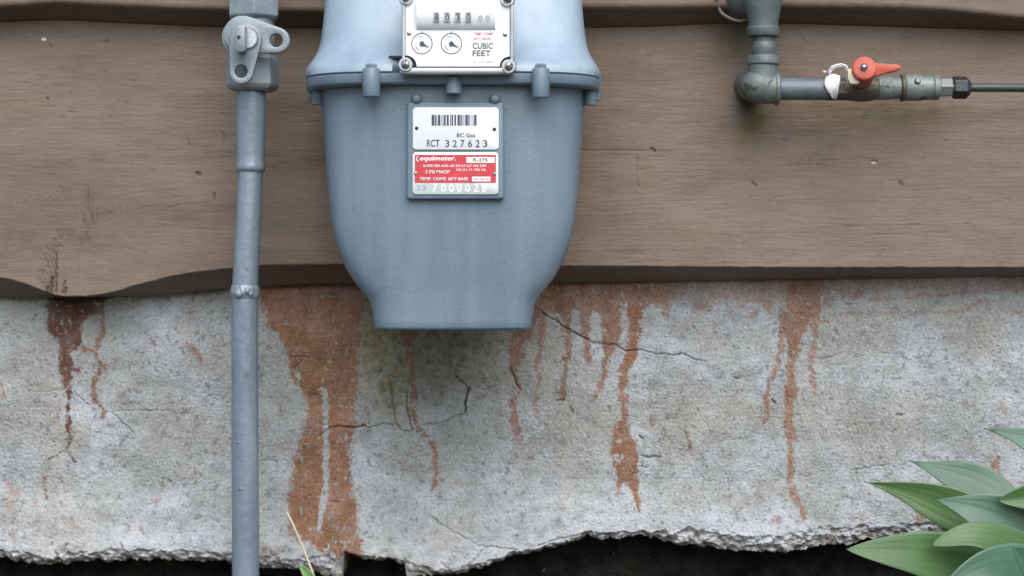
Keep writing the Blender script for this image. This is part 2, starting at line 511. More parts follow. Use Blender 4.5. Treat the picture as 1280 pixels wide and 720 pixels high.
CRACKS = [  # points (px,py), width px, darkness
    ([(400, 545), (407, 539), (414, 533), (442, 534), (457, 532), (459, 535), (476, 531), (495, 530), (503, 538), (512, 540), (525, 532), (556, 528), (566, 522), (581, 517)], 2.0, .8),
    ([(414, 533), (442, 534), (457, 532)], 3.4, 1), ([(581, 517), (582, 500), (586, 484)], 4.2, 1), ([(586, 484), (576, 477), (570, 470)], 2.6, .9),
    ([(587, 484), (605, 486), (623, 482)], 1.4, .5), ([(489, 476), (491, 505), (495, 530)], 2.2, .8), ([(508, 490), (509, 508), (512, 525), (514, 539)], 3.0, 1),
    ([(667, 383), (686, 396), (708, 410), (730, 422), (738, 428), (750, 430), (769, 430), (776, 436), (785, 439), (800, 437), (822, 443), (855, 443), (870, 449), (883, 451)], 2.2, .85),
    ([(686, 396), (708, 410), (730, 422), (750, 430)], 2.8, .8),
    ([(93, 490), (106, 503), (116, 512)], 1.8, .6), ([(139, 515), (152, 528), (167, 542)], 2.0, .6), ([(130, 516), (160, 513), (205, 514), (239, 518)], 1.6, .45),
    ([(40, 489), (60, 489), (80, 487)], 1.4, .4),
    ([(537, 642), (552, 655), (570, 664), (598, 680), (606, 681), (620, 682), (648, 685)], 2.4, .6), ([(606, 683), (597, 694), (589, 703), (573, 708), (564, 712), (556, 706), (551, 701)], 2.4, .6),
    ([(451, 696), (470, 692), (485, 687)], 1.6, .45), ([(672, 680), (700, 671), (733, 664), (780, 667), (812, 667)], 2.0, .7),
    ([(801, 569), (808, 572), (818, 571), (826, 572)], 4.0, .8), ([(824, 566), (826, 572)], 2, .7), ([(800, 545), (803, 549)], 5, .7), ([(695, 502), (704, 499)], 4, .8), ([(711, 508), (716, 515)], 4, .5),
    ([(917, 472), (922, 474)], 4, .7), ([(965, 500), (968, 503)], 4, .7), ([(1120, 518), (1127, 520)], 5, .7), ([(1020, 450), (1040, 446), (1056, 440)], 1.6, .4), ([(1035, 440), (1037, 402)], 1.4, .3),
    ([(410, 626), (424, 626)], 2.4, .8), ([(364, 446), (386, 446)], 2.4, .7), ([(364, 468), (372, 456), (380, 449)], 2.2, .6), ([(384, 497), (392, 493), (403, 496)], 2.2, .6),
    ([(375, 566), (380, 560)], 3, .5), ([(325, 575), (345, 577)], 2, .4), ([(461, 576), (462, 582)], 4, .7), ([(73, 688), (76, 695)], 5, .8), ([(80, 690), (88, 678)], 3, .6), ([(68, 683), (69, 676)], 3, .6),
    ([(118, 694), (117, 700)], 3, .5), ([(154, 676), (157, 686)], 3, .5), ([(918, 640), (928, 634)], 2.2, .5), ([(1065, 588), (1110, 581)], 2.2, .4), ([(211, 600), (213, 602)], 4, .6), ([(801, 583), (806, 585)], 3, .4),
    ([(570, 458), (583, 459)], 3, .4), ([(855, 540), (862, 562)], 2, .4), ([(320, 446), (323, 447)], 3, .7),
    ([(638, 460), (642, 472), (650, 488)], 2.4, .8),
]
STREAKS = [  # (px,py,width) chains, strength, deep
    ([(83, 440, 22), (83, 460, 16), (84, 478, 11), (86, 490, 13), (86, 500, 7), (85, 517, 6), (86, 533, 6), (88, 545, 6), (86, 552, 6), (82, 563, 5), (60, 573, 2.6)], 1, 1),
    ([(82, 563, 4), (93, 574, 3)], 1, 1), ([(94, 460, 9), (97, 462, 9)], 1, 1),
    ([(104, 434, 7), (119, 442, 7), (124, 453, 6), (125, 464, 6), (117, 478, 7), (118, 494, 7), (123, 506, 7), (129, 519, 5)], .95, .35),
    ([(120, 378, 18), (128, 400, 9), (128, 415, 8), (121, 433, 8)], .85, .3), ([(128, 455, 4), (132, 462, 6)], .8, .1),
    ([(54, 596, 4), (56, 608, 6), (57, 622, 4)], .95, .5), ([(235, 428, 4), (243, 438, 8), (252, 448, 6)], .8, .1), ([(188, 424, 3), (194, 430, 4)], .6, .2),
    ([(3, 482, 7), (4, 497, 7)], .75, 0), ([(206, 503, 3), (214, 503, 5)], .7, .5), ([(12, 604, 10), (20, 618, 9)], .5, 0), ([(14, 632, 11), (16, 630, 8)], .45, 0),
    ([(18, 668, 7), (21, 676, 5)], .55, 0), ([(44, 628, 5), (45, 626, 4)], .5, .2), ([(192, 627, 7), (199, 624, 4)], .6, 0), ([(208, 634, 5), (217, 635, 6)], .6, 0), ([(175, 651, 3), (179, 660, 5)], .6, .1),
    ([(155, 678, 4), (160, 688, 5)], .7, .6), ([(93, 645, 4), (95, 655, 5)], .5, 0), ([(61, 445, 3), (62, 480, 3)], .35, 0), ([(75, 505, 8), (68, 528, 8)], .35, 0), ([(332, 684, 10), (343, 688, 8)], .6, 0),
    ([(512, 400, 22), (512, 420, 19), (512, 440, 13), (514, 461, 11), (517, 489, 7), (516, 514, 7), (523, 536, 8), (535, 548, 7), (542, 559, 7), (545, 581, 8), (543, 596, 7), (541, 610, 6)], .9, .1),
    ([(668, 390, 14), (660, 410, 18), (647, 425, 20), (646, 442, 18), (642, 467, 9), (650, 486, 5), (642, 500, 9), (643, 528, 9), (648, 540, 7), (652, 553, 4)], .9, .1), ([(649, 545, 3), (646, 554, 3)], .8, .1),
    ([(680, 380, 24), (678, 400, 14), (676, 433, 8), (671, 455, 7), (675, 475, 4.5), (668, 503, 4), (672, 518, 4), (676, 527, 4), (686, 534, 3)], .8, .1), ([(668, 410, 7), (660, 425, 6)], .7, .1),
    ([(707, 370, 18), (707, 389, 13), (711, 419, 9), (708, 447, 9), (705.5, 475, 8), (704, 490, 9), (704, 499, 5)], .9, .15),
    ([(731, 370, 24), (731, 392, 14), (733, 428, 9), (735, 453, 6)], .85, .1),
    ([(758, 365, 40), (761, 383, 30), (764, 412, 24), (764, 428, 20), (758, 447, 9), (755, 470, 7), (746, 494, 6)], .9, .1),
    ([(796, 360, 34), (795, 378, 24), (792, 395, 18), (793, 415, 16), (789, 442, 17), (778, 467, 12), (778, 500, 9), (781, 518, 9), (776, 530, 12), (778, 545, 24), (779, 560, 34), (782, 575, 32), (784, 588, 32), (789, 600, 18), (794, 614, 9), (797, 626, 8), (798, 635, 5)], 1, .1),
    ([(776, 580, 14), (775, 600, 9), (773, 618, 4)], .9, .1), ([(833, 372, 12), (833, 394, 4)], .8, .1),
    ([(815, 520, 3), (817, 533, 4.5)], .7, .4), ([(832, 540, 3), (833, 550, 5)], .7, .4), ([(855, 527, 3), (860, 545, 4), (863, 563, 4)], .75, .4), ([(830, 602, 3), (830, 612, 3)], .4, 0), ([(849, 508, 4), (849, 515, 4)], .4, 0),
    ([(1006, 350, 50), (1003, 365, 44), (999, 389, 36), (993, 410, 26), (991, 422, 19), (993, 442, 16), (989.6, 461, 9), (988, 475, 12), (988, 488, 17), (988, 511, 10), (986, 530, 11), (990, 548, 11), (986, 540, 9), (988, 562, 10), (989, 584, 8), (986, 606, 8), (993, 623, 9), (999, 634, 10), (1004, 643, 9)], .92, .1),
    ([(981, 395, 14), (979, 410, 10), (976, 438, 6), (967, 468, 7), (960, 485, 8), (958, 505, 7), (957, 527, 6)], .85, .1),
    ([(1018, 375, 22), (1021, 402, 9), (1019, 425, 7), (1014, 455, 7), (1016, 470, 7), (1019, 493, 7)], .85, .1), ([(1014, 402, 7), (1034, 401, 5)], .7, 0), ([(1026, 415, 5), (1030, 424, 4)], .5, 0),
    ([(950, 362, 20), (958, 378, 12), (962, 390, 6)], .6, .1), ([(945, 390, 10), (942, 398, 5)], .5, 0), ([(880, 378, 26), (872, 384, 14)], .5, 0),
    ([(1085, 374, 4), (1150, 370, 4), (1220, 364, 6), (1300, 358, 8)], .6, 0), ([(1044, 392, 4), (1120, 391, 4), (1208, 389, 3)], .55, 0), ([(1213, 384, 9), (1222, 379, 9)], .6, 0), ([(1266, 392, 7), (1278, 390, 7)], .65, 0),
    ([(1250, 500, 6), (1256, 515, 5)], .6, 0), ([(1205, 504, 5), (1213, 509, 6)], .55, 0), ([(1154, 553, 4), (1158, 572, 4)], .8, .2), ([(1246, 572, 6), (1244, 585, 11), (1245, 599, 13)], .8, 0), ([(1150, 638, 14), (1148, 648, 12)], .7, 0),
    ([(1172, 648, 20), (1180, 652, 10)], .6, 0), ([(1076, 642, 9), (1076, 650, 7)], .4, 0), ([(947, 600, 6), (948, 622, 8)], .35, 0), ([(968, 648, 13), (970, 650, 10)], .45, 0), ([(1160, 690, 3), (1160, 690, 3)], .1, 0), ([(1062, 648, 5), (1068, 650, 5)], .5, .1),
    ([(-120, 350, 40), (-118, 420, 14), (-122, 500, 8)], .9, .3), ([(1420, 350, 50), (1424, 420, 14), (1418, 480, 8)], .9, .1),
]
POLYS = [
    ([(57, 360), (58, 392), (55, 414), (66, 424), (74, 432), (77, 450), (92, 448), (96, 434), (106, 436), (101, 414), (104, 402), (112, 396), (127, 392), (128, 360)], 1, 1),
    ([(322, 340), (327, 375), (332, 400), (342, 414), (352, 430), (362, 446), (358, 452), (364, 458), (362, 467), (369, 483), (380, 490), (383, 505), (381, 530), (378, 548), (368, 575),
      (363, 595), (358, 622), (362, 640), (360, 668), (378, 676), (412, 688), (431, 699), (455, 700), (453, 680), (448, 662), (451, 640), (447, 622), (440, 605), (439, 560), (444, 530), (446, 505), (450, 472), (449, 442), (451, 405), (453, 370), (462, 340)], 1, 0),
]
HOLES = [([(403, 486), (404, 500), (403, 520), (404, 560), (403, 580), (404, 608), (399, 640), (397, 664), (401, 664), (407, 640), (411, 608), (412, 578), (410, 548), (412, 530), (411, 500), (409, 486)], 1),
         ([(369, 466), (373, 462), (377, 468), (375, 475), (370, 474)], 1), ([(770, 551), (774, 548), (781, 551), (776, 556)], 1), ([(397, 486), (403, 482), (406, 487)], 1),
         ([(100, 418), (112, 408), (120, 416), (118, 432), (106, 433)], 1), ([(88, 442), (94, 438), (98, 446), (92, 452)], 1), ([(1004, 486), (1006, 480), (1008, 488)], 1), ([(768, 570), (772, 566), (776, 576), (771, 582)], 1)]

def seg_mask(PX, PY, chain, soft, add=0.0):
    """1 inside the variable-width chain, falling off over soft pixels"""
    best = np.full(PX.shape, -1e3)
    for (x1, y1, w1), (x2, y2, w2) in zip(chain[:-1], chain[1:]):
        dx, dy = x2 - x1, y2 - y1; L = max(dx * dx + dy * dy, 1e-6)
        t = np.clip(((PX - x1) * dx + (PY - y1) * dy) / L, 0, 1)
        d = np.hypot(PX - x1 - t * dx, PY - y1 - t * dy)
        best = np.maximum(best, (w1 + (w2 - w1) * t) / 2 - d)
    return sstep(-soft / 2, soft / 2, best + add)

def poly_mask(PX, PY, poly):
    ins = np.zeros(PX.shape, bool); n = len(poly)
    for i in range(n):
        (x1, y1), (x2, y2) = poly[i], poly[(i + 1) % n]
        if y1 == y2: continue
        c = ((y1 > PY) != (y2 > PY)) & (PX < (x2 - x1) * (PY - y1) / (y2 - y1) + x1)
        ins ^= c
    return ins.astype(float)

def blur(a, r=3):
    for ax in (0, 1):
        p = np.pad(a, [(r, r) if k == ax else (0, 0) for k in (0, 1)], mode='edge')
        a = sum(np.roll(p, k, ax) for k in range(-r, r + 1)) / (2 * r + 1)
        a = a[r:-r] if ax == 0 else a[:, r:-r]
    return a

def blur1(a, b, c): return blur(poly_mask(a, b, c), 1)

def local(PX, PY, pts, pad):
    xs = [p[0] for p in pts]; ys = [p[1] for p in pts]
    c = np.where((PX[0] > min(xs) - pad) & (PX[0] < max(xs) + pad))[0]
    if len(c) == 0: return None
    return slice(c[0], c[-1] + 1)

def foundation():
    px = columns(1.12)
    nr = 345
    v = np.linspace(0, 1, nr)
    bot = curve(BOT, px) + 3.0 * fbm(px / 13, px * 0, 3, 5) + .9 * fbm(px / 4, px * 0, 2, 8)
    lip = np.minimum(curve(LIP, px) - 2 + 4 * fbm(px / 22, px * 0 + 4, 4, 9), bot - 4)
    top = 318.0
    PX = np.repeat(px[None], nr, 0)
    vv = v[:, None]; PY = np.where(vv < .82, top + (630 - top) * vv / .82, 630 + (bot[None] - 630) * (vv - .82) / .18)
    X = (PX - 640) * S; Z = H + (360 - PY) * S
    Y = .0034 * fbm(PX / 110, PY / 80, 2, 11) + .0005 * fbm(PX / 17, PY / 17, 3, 12) + .0005 * fbm(PX / 2.9, PY / 2.9, 2, 13)
    pit = fbm(PX / 7, PY / 6, 3, 31)
    Y += .0012 * sstep(.75, 1.05, pit)
    Y += -.014 * sstep(590, 690, PY)
    Y += .0 * PX
    below = np.clip((PY - lip[None]) / np.maximum(bot - lip, 2)[None], 0, 1)
    rag = fbm(PX / 12, PY / 10, 3, 14)
    Y += np.where(below > 0, .002 * sstep(0, .25, below) + .009 * below ** 2 + .0045 * rag * sstep(0, .2, below) + .0010 * fbm(PX / 5, PY / 4, 3, 15) * sstep(0, .2, below), 0)
    # stains
    wx = 3.0 * fbm(PX / 11, PY / 13, 3, 21) + 1.3 * fbm(PX / 3.4, PY / 3.4, 2, 24)
    wy = 3.0 * fbm(PX / 11, PY / 13, 3, 22) + 1.3 * fbm(PX / 3.4, PY / 3.4, 2, 25)
    QX = PX + wx; QY = PY + wy
    strg = np.zeros_like(PX); stain = np.zeros_like(PX); deep = np.zeros_like(PX); crack = np.zeros_like(PX); moss = np.zeros_like(PX)
    for ch, s_, d_ in STREAKS:
        sl = local(PX, PY, ch, 30)
        if sl is None: continue
        mk = seg_mask(QX[:, sl], QY[:, sl], ch, 9.5, 0)
        hit = mk > stain[:, sl]
        deep[:, sl] = np.where(hit, d_, deep[:, sl]); strg[:, sl] = np.where(hit, s_, strg[:, sl]); stain[:, sl] = np.maximum(stain[:, sl], mk)
    for ch, s_, d_ in POLYS:
        sl = local(PX, PY, ch, 30)
        mk = blur(poly_mask(QX[:, sl], QY[:, sl], ch), 5)
        hit = mk > stain[:, sl]
        deep[:, sl] = np.where(hit, d_, deep[:, sl]); strg[:, sl] = np.where(hit, s_, strg[:, sl]); stain[:, sl] = np.maximum(stain[:, sl], mk)
    for ch, s_ in HOLES:
        sl = local(PX, PY, ch, 10)
        stain[:, sl] *= 1 - .85 * blur1(PX[:, sl] + .5 * wx[:, sl], PY[:, sl] + .5 * wy[:, sl], ch)
    # rusty band right under the boards
    edge = curve([(-2700, 340), (440, 340), (470, 350), (640, 366), (670, 384), (700, 388), (760, 386), (835, 384), (850, 374), (900, 378), (950, 380), (1040, 378), (1080, 366), (1280, 362), (1400, 352), (4000, 345)], px)[None]
    strength = curve([(-2700, .15), (440, .3), (660, .95), (830, .9), (850, .6), (960, .62), (1000, .8), (1050, .62), (1280, .42), (1500, .2), (4000, .2)], px)[None]
    nb = fbm(PX / 20, PY / 22, 4, 41)
    band = sstep(10, -8, QY - edge - 6 * nb) * (.95 - .4 * sstep(.0, .6, fbm(PX / 6, PY / 6, 3, 42)) * (strength < .8))
    hit = band > stain
    strg = np.where(hit, np.broadcast_to(strength, PX.shape), strg); stain = np.maximum(stain, band)
    tiny = sstep(.78, .98, fbm(PX / 9, PY / 17, 3, 43)) * .35 * sstep(350, 420, PY)
    hit = tiny * 1.3 > stain
    strg = np.where(hit, .6, strg); stain = np.maximum(stain, tiny * 1.3)
    strg = blur(strg, 2); deep = blur(deep, 2)
    strg *= np.where(below > .3, .5, 1)
    stain *= 1 - .5 * sstep(.2, .75, fbm(PX / 5, PY / 8, 3, 44))
    # olive algae below the meter and along the top left
    g = np.exp(-((PX - 552) / 108) ** 2 - ((PY - 430) / 78) ** 2) * .8 + np.exp(-((PX - 465) / 26) ** 2 - ((PY - 400) / 60) ** 2) * .8
    g += np.exp(-((PX - 490) / 22) ** 2 - ((PY - 490) / 40) ** 2) * .5 + np.exp(-((PX - 505) / 40) ** 2 - ((PY - 560) / 50) ** 2) * .22
    g += .34 * sstep(388, 368, PY) * sstep(330, 300, PX) + .35 * np.exp(-((PX - 395) / 50) ** 2 - ((PY - 370) / 60) ** 2)
    g += .16 * np.exp(-((PX - 30) / 60) ** 2 - ((PY - 450) / 80) ** 2)
    moss = np.clip(1.15 * g * (.85 + .3 * fbm(PX / 14, PY / 14, 4, 51)), 0, .9)
    moss *= 1 - .75 * stain
    for pts, w, s_ in CRACKS:
        ch = [(x, y, w * .66 * (.5 + .8 * ((i * 37) % 10) / 10)) for i, (x, y) in enumerate(pts)]
        sl = local(PX, PY, ch, 12)
        if sl is None: continue
        mk = seg_mask(PX[:, sl] + .45 * wx[:, sl], PY[:, sl] + .45 * wy[:, sl], ch, 1.6) * s_ * .85
        crack[:, sl] = np.maximum(crack[:, sl], mk)
    # grime under the board edge at the left, dark speckle pits
    crack = np.maximum(crack, .9 * seg_mask(QX, QY, [(60, 372, 3), (85, 374, 9), (110, 374, 5), (140, 371, 3)], 4))
    crack = np.maximum(crack, .4 * sstep(.8, 1.0, fbm(PX / 3.6, PY / 3.8, 2, 61)))
    broken = .75 * sstep(.35, .9, below + .5 * rag) * (below > 0)
    Y += .004 * crack * (below < .1)
    # pale lime bloom near the lower lip
    lime = (.55 * sstep(640, 690, PY) + .45 * np.exp(-((PX - 720) / 90) ** 2 - ((PY - 640) / 34) ** 2) + .35 * np.exp(-((PX - 150) / 70) ** 2 - ((PY - 628) / 9) ** 2)) * (.6 + .8 * fbm(PX / 16, PY / 10, 4, 71))
    lime = np.clip(lime, 0, .8) * (1 - sstep(.4, .9, below)) * (1 - .8 * stain)
    # underside rows folding back to the tarred wall
    ex = []
    for dy, dz in ((.006, .002), (.02, .003), (.06, .002)):
        ex.append((X[-1], np.maximum(Y[-1], .0) + dy, Z[-1] + dz))
    X = np.vstack([X] + [e[0][None] for e in ex]); Y = np.vstack([Y] + [e[1][None] for e in ex]); Z = np.vstack([Z] + [e[2][None] for e in ex])
    pad = lambda a: np.vstack([a] + [a[-1:]] * 3)
    return grid('parge_coat', X, Y, Z, M['concrete'], found, dict(stain=pad(stain), deep=pad(deep), crack=pad(crack), strength=pad(strg), broken=pad(broken), moss=pad(moss), lime=pad(lime)))
foundation()

def tarred():
    x = np.concatenate([np.linspace(-2.6, -.6, 60), np.linspace(-.59, .59, 420), np.linspace(.6, 2.6, 60)]); z = np.linspace(-.05, .42, 120)
    X, Z = np.meshgrid(x, z)
    Y = .058 + .006 * fbm(X * 25, Z * 25, 4, 81) + .003 * fbm(X * 120, Z * 120, 3, 82) - .02 * sstep(.10, .02, Z)
    return grid('tarred_base', X, Y, Z, M['tar'], found)
tarred()

# ---- siding
siding = empty('siding_wall', (0, 0.02, H), 'brown painted wooden wall of wide overlapping wavy-edged boards', 'wall')
YF, YB = -.046, -.0095

def board(front, back, top_py, fine, seed, feats=True):
    """front / back: tables px->py of the lower front edge and the lower back edge"""
    px = columns(1.15 if fine else 3.2)
    nr = 300 if fine else 70
    nc = 12 if fine else 6
    kf = (D + YF) / D
    xs = (px - 640) * S
    pq = xs / (S * kf) + 640
    fz = H + (360 - (smooth_curve(front, pq, 16) + .6 * fbm(pq / 18, pq * 0, 3, seed))) * S * kf
    pb = xs / (S * (D + YB) / D) + 640
    bz = H + (360 - smooth_curve(back, pb, 10)) * S * (D + YB) / D
    bz = np.minimum(bz, fz - .001)
    zt = H + (360 - top_py) * S
    v = np.linspace(0, 1, nr)[:, None]
    Z = zt + (fz[None] - zt) * v
    X = np.repeat(xs[None], nr, 0)
    PX = X / S + 640; PY = 360 - (Z - H) / S
    Y = -.004 + (YF + .004) * v + 0 * X
    # rough-sawn grain bending round the knots
    bend = np.zeros_like(X); knot = np.zeros_like(X); fleck = np.zeros_like(X); algae = np.zeros_like(X); rough = np.zeros_like(X)
    KN = [(105, 285, 60, 30), (1000, 205, 34, 10), (20, 270, 30, 8), (762, 212, 40, -4), (560, 60, 60, 9), (300, 40, 80, -8)] if feats else [(-300 + 900 * (seed % 3), top_py + 200, 50, 16)]
    for kx, ky, kr, ka in KN:
        rr = ((PX - kx) / (kr * 1.6)) ** 2 + ((PY - ky) / (kr * .8)) ** 2
        bend += ka * np.exp(-rr) * np.sign(PY - ky + .01) * (1 - np.exp(-((PY - ky) / 12) ** 2))
    GY = PY + bend + 5 * fbm(PX / 240, PY / 60, 2, seed + 1)
    g1 = fbm(PX / 55, GY / 3.2, 3, seed + 2)
    g2 = fbm(PX / 16, GY / 1.6, 2, seed + 3)
    Y += .00016 * g1 + .00012 * g2 + .0010 * fbm(PX / 160, PY / 60, 3, seed + 4)
    tear = sstep(.45, .9, fbm(PX / 38, GY / 4.2, 3, seed + 5)) * sstep(-.1, .5, fbm(PX / 150, PY / 60, 2, seed + 6))
    Y += .0005 * tear
    knot = .16 * tear
    if feats:
        # the torn V-shaped knot at the lower left
        w1 = 3.2 * fbm(PX / 9, PY / 9, 3, 91)
        QX = PX + w1; QY = PY + 3 * fbm(PX / 9, PY / 9, 3, 92)
        lumps = fbm(PX / 3.4 + 2 * fbm(PX / 20, PY / 20, 2, 96), PY / 6.0, 3, 93)
        zone = seg_mask(QX, QY, [(91, 282, 5), (80, 305, 20), (72, 340, 22), (74, 368, 18)], 9)
        zone2 = seg_mask(QX, QY, [(12, 262, 10), (40, 256, 16), (70, 250, 10), (95, 228, 8)], 16) * .5
        zone3 = seg_mask(QX, QY, [(118, 240, 12), (124, 275, 26), (112, 306, 8)], 12)
        zone4 = seg_mask(QX, QY, [(985, 207, 16), (1000, 204, 22), (1030, 204, 10)], 16) * .6
        zone5 = seg_mask(QX, QY, [(140, 262, 8), (168, 264, 10)], 8) * .5 + seg_mask(QX, QY, [(20, 315, 14), (60, 280, 20), (85, 235, 14)], 22) * .3 + seg_mask(QX, QY, [(730, 165, 12), (760, 160, 14)], 10) * .35
        lz = np.clip(zone + zone2 + .8 * zone4 + zone5, 0, 1)
        Y += lz * .0006 * lumps
        knot = np.maximum(knot, lz * .6 * sstep(.05, .6, lumps + .1 * zone))
        smud = fbm(PX / 40, PY / 24, 4, 97)
        knot = np.maximum(knot, np.exp(-((PX - 95) / 75) ** 2 - ((PY - 285) / 60) ** 2) * (.16 + .3 * sstep(-.2, .6, smud)))
        knot = np.maximum(knot, zone * .3)
        vst = fbm(PX / 2.6, PY / 26, 3, 94)
        knot = np.maximum(knot, zone3 * (.28 + .28 * sstep(0, .6, vst)))
        knot = np.maximum(knot, zone4 * (.25 + .4 * sstep(0, .6, lumps)))
        Y += zone3 * .0008 * vst
        for pts, w, s_ in (([(82, 318), (82, 345), (83, 366)], 2, .9), ([(78, 348), (77, 368)], 3.4, 1), ([(93, 352), (91, 366)], 2.6, .7), ([(73, 360), (72, 369)], 4, 1), ([(97, 326), (99, 340), (98, 356)], 1.2, .3), ([(107, 320), (109, 336), (107, 352)], 1.2, .25), ([(95, 360), (93, 367)], 3, .8),
                           ([(812, 189), (815, 191)], 4, .7), ([(936, 231), (939, 234)], 4, .5), ([(1083, 204), (1088, 204)], 3, .5), ([(1116, 230), (1119, 233)], 4, .6), ([(253, 219), (256, 220)], 5, .7), ([(65, 126), (66, 126)], 3.4, .6),
                           ([(135, 54), (138, 53)], 3.6, .5), ([(66, 58), (68, 60)], 3, .4), ([(274, 244), (275, 252)], 2.4, .5), ([(217, 262), (230, 259)], 1.6, .3), ([(720, 190), (760, 190), (840, 192)], 1.4, .35), ([(793, 195), (794, 236)], 1.2, .35), ([(240, 176), (242, 184)], 2, .4), ([(285, 168), (284, 180)], 2, .4)):
            mk = seg_mask(PX + .3 * w1, PY, [(x, y, w) for x, y in pts], 1.4) * s_
            knot = np.maximum(knot, mk); Y += .002 * mk
        fleck = np.maximum(.95 * seg_mask(PX, PY, [(57, 51, 3), (60, 51, 3)], 1.5), .7 * seg_mask(PX, PY, [(1083, 206, 2), (1087, 206, 2)], 1.5))
        fleck = np.maximum(fleck, .9 * seg_mask(PX, PY, [(1027, 91.6, 3), (1028, 91.6, 3)], 1.2))
        fleck = np.maximum(fleck, lz * .06 * sstep(.35, .7, -lumps))
        algae = 1.1 * np.exp(-((PX - 938) / 17) ** 2 - ((PY - 148) / 38) ** 2) + .7 * np.exp(-((PX - 1120) / 90) ** 2 - ((PY - 142) / 12) ** 2) + .5 * np.exp(-((PX - 915) / 25) ** 2 - ((PY - 55) / 26) ** 2)
        algae += .35 * np.exp(-((PX - 1010) / 70) ** 2 - ((PY - 136) / 14) ** 2)
        algae *= .8 + .6 * fbm(PX / 18, PY / 14, 3, 95)
        algae = np.clip(algae + .12 * sstep(.1, .7, fbm(PX / 90, PY / 50, 3, 98)), 0, .9)
    t = np.linspace(0, 1, nc + 1)[1:, None]
    Yb = Y[-1:] + (YB - Y[-1:]) * (t ** .85) + .0012 * fbm(pq[None] / 30, t * 3 + 0 * pq[None], 3, seed + 9) * np.sin(t * math.pi)
    Zb = fz[None] + (bz - fz)[None] * t
    Xb = np.repeat(xs[None], nc, 0)
    back1 = (xs[None], np.full((1, len(xs)), -.001), bz[None] + .004)
    back2 = (xs[None], np.full((1, len(xs)), .004), np.full((1, len(xs)), zt + .001))
    X = np.vstack([back2[0], X, Xb, back1[0]]); Y = np.vstack([back2[1], Y, Yb, back1[1]]); Z = np.vstack([back2[2], Z, Zb, back1[2]])
    pad = lambda a: np.vstack([a[:1], a] + [a[-1:]] * (nc + 1))
    ea = pad(algae)
    return grid('siding_board', X, Y, Z, M['wood'], siding, dict(knot=pad(knot), fleck=pad(fleck), algae=ea))

F1 = [(-2700, 340), (-300, 332), (-120, 338), (0, 346), (28, 353), (50, 361), (62, 368), (80, 370.5), (111, 370), (139, 366), (167, 357), (194, 350), (222, 343), (250, 339), (289, 335), (330, 331),
      (400, 330), (703, 332), (1000, 334), (1280, 334), (1600, 345), (2100, 335), (4000, 338)]
B1 = [(-2700, 372), (0, 371), (40, 373), (67, 372), (140, 370.5), (194, 369.5), (250, 364), (289, 360), (330, 357.5), (400, 355), (703, 353.5), (840, 351), (1000, 348.5), (1280, 345), (1600, 360), (4000, 358)]
F2 = [(-2700, 10), (-200, 14), (0, 7), (42, 4), (69, 2), (111, 4), (194, 8), (250, 10), (286, 11), (400, 13), (735, 8.4), (904, 7.6), (977, 7), (1099, 8), (1177, 11), (1224, 16), (1280, 22), (1500, 26), (1900, 8), (4000, 12)]
B2 = [(-2700, 34), (0, 28), (69, 25.5), (139, 29), (222, 33), (286, 35), (370, 36.5), (735, 36.5), (814, 34.5), (889, 31.5), (977, 30.5), (1099, 34), (1192, 37.5), (1280, 40), (1500, 44), (1900, 30), (4000, 34)]
board(F1, B1, -28, True, 100)
board(F2, B2, -370, False, 200, False)
for i in range(1, 5):
    f = [(x, (10 + 8 * math.sin(x / 260 + i * 2)) - 335 * i) for x in range(-2700, 4001, 90)]
    bk = [(x, y + 26 + 3 * math.sin(x / 170 + i)) for x, y in f]
    board(f, bk, -335 * i - 370, False, 200 + 20 * i, False)
mb = MB(); mb.add([Vector(p) for p in ((-2.6, .006, .42), (2.6, .006, .42), (2.6, .006, 2.1), (-2.6, .006, 2.1), (-2.6, .06, .42), (2.6, .06, .42), (2.6, .06, 2.1), (-2.6, .06, 2.1))],
                  [(0, 1, 2, 3), (4, 7, 6, 5), (0, 4, 5, 1), (3, 2, 6, 7), (0, 3, 7, 4), (1, 5, 6, 2)])
mb.build('sheathing', M['tar'], siding, smooth=False)

# ------------------------------------------------------------------ gas meter
CX = 567.3
YC = -.128
meter = empty('gas_meter', at(CX, 415, YC), 'grey painted diaphragm gas meter hanging in front of the wooden siding', 'gas meter')

def sgnpow(c, e): return math.copysign(abs(c) ** e, c)

def ring_loft(name, rings, mat, parent, n=3.2, N_=176, capb=True, capt=True, notch=None, angle=50, mat_faces=None):
    """rings: (py, half width px, front y, back y[, exponent])"""
    v = []; f = []
    for rg in rings:
        py, a, yf, yb = rg[:4]; e = 2 / (rg[4] if len(rg) > 4 else n)
        k = pm(YC)
        z = H + (360 - py) * k; cx = (CX - 640) * k; ym = YC
        for i in range(N_):
            th = 2 * math.pi * i / N_
            x = sgnpow(math.cos(th), e) * a * k
            s_ = sgnpow(math.sin(th), e)
            y = ym + (s_ * (ym - yf) if s_ < 0 else s_ * (yb - ym))
            if notch and s_ < 0:
                q = abs(x) / k
                y += notch(py) * (1 - sstep(67, 70, np.array(q)).item())
            v.append(Vector((cx + x, y, z)))
    m = len(rings)
    for r in range(m - 1):
        for i in range(N_):
            j = (i + 1) % N_
            f.append((r * N_ + i, r * N_ + j, (r + 1) * N_ + j, (r + 1) * N_ + i))
    if capt: f.append(tuple(range(N_))[::-1])
    if capb: f.append(tuple(range((m - 1) * N_, m * N_)))
    mb = MB(); mb.add(v, f)
    return mb.build(name, mat, parent, angle=angle)

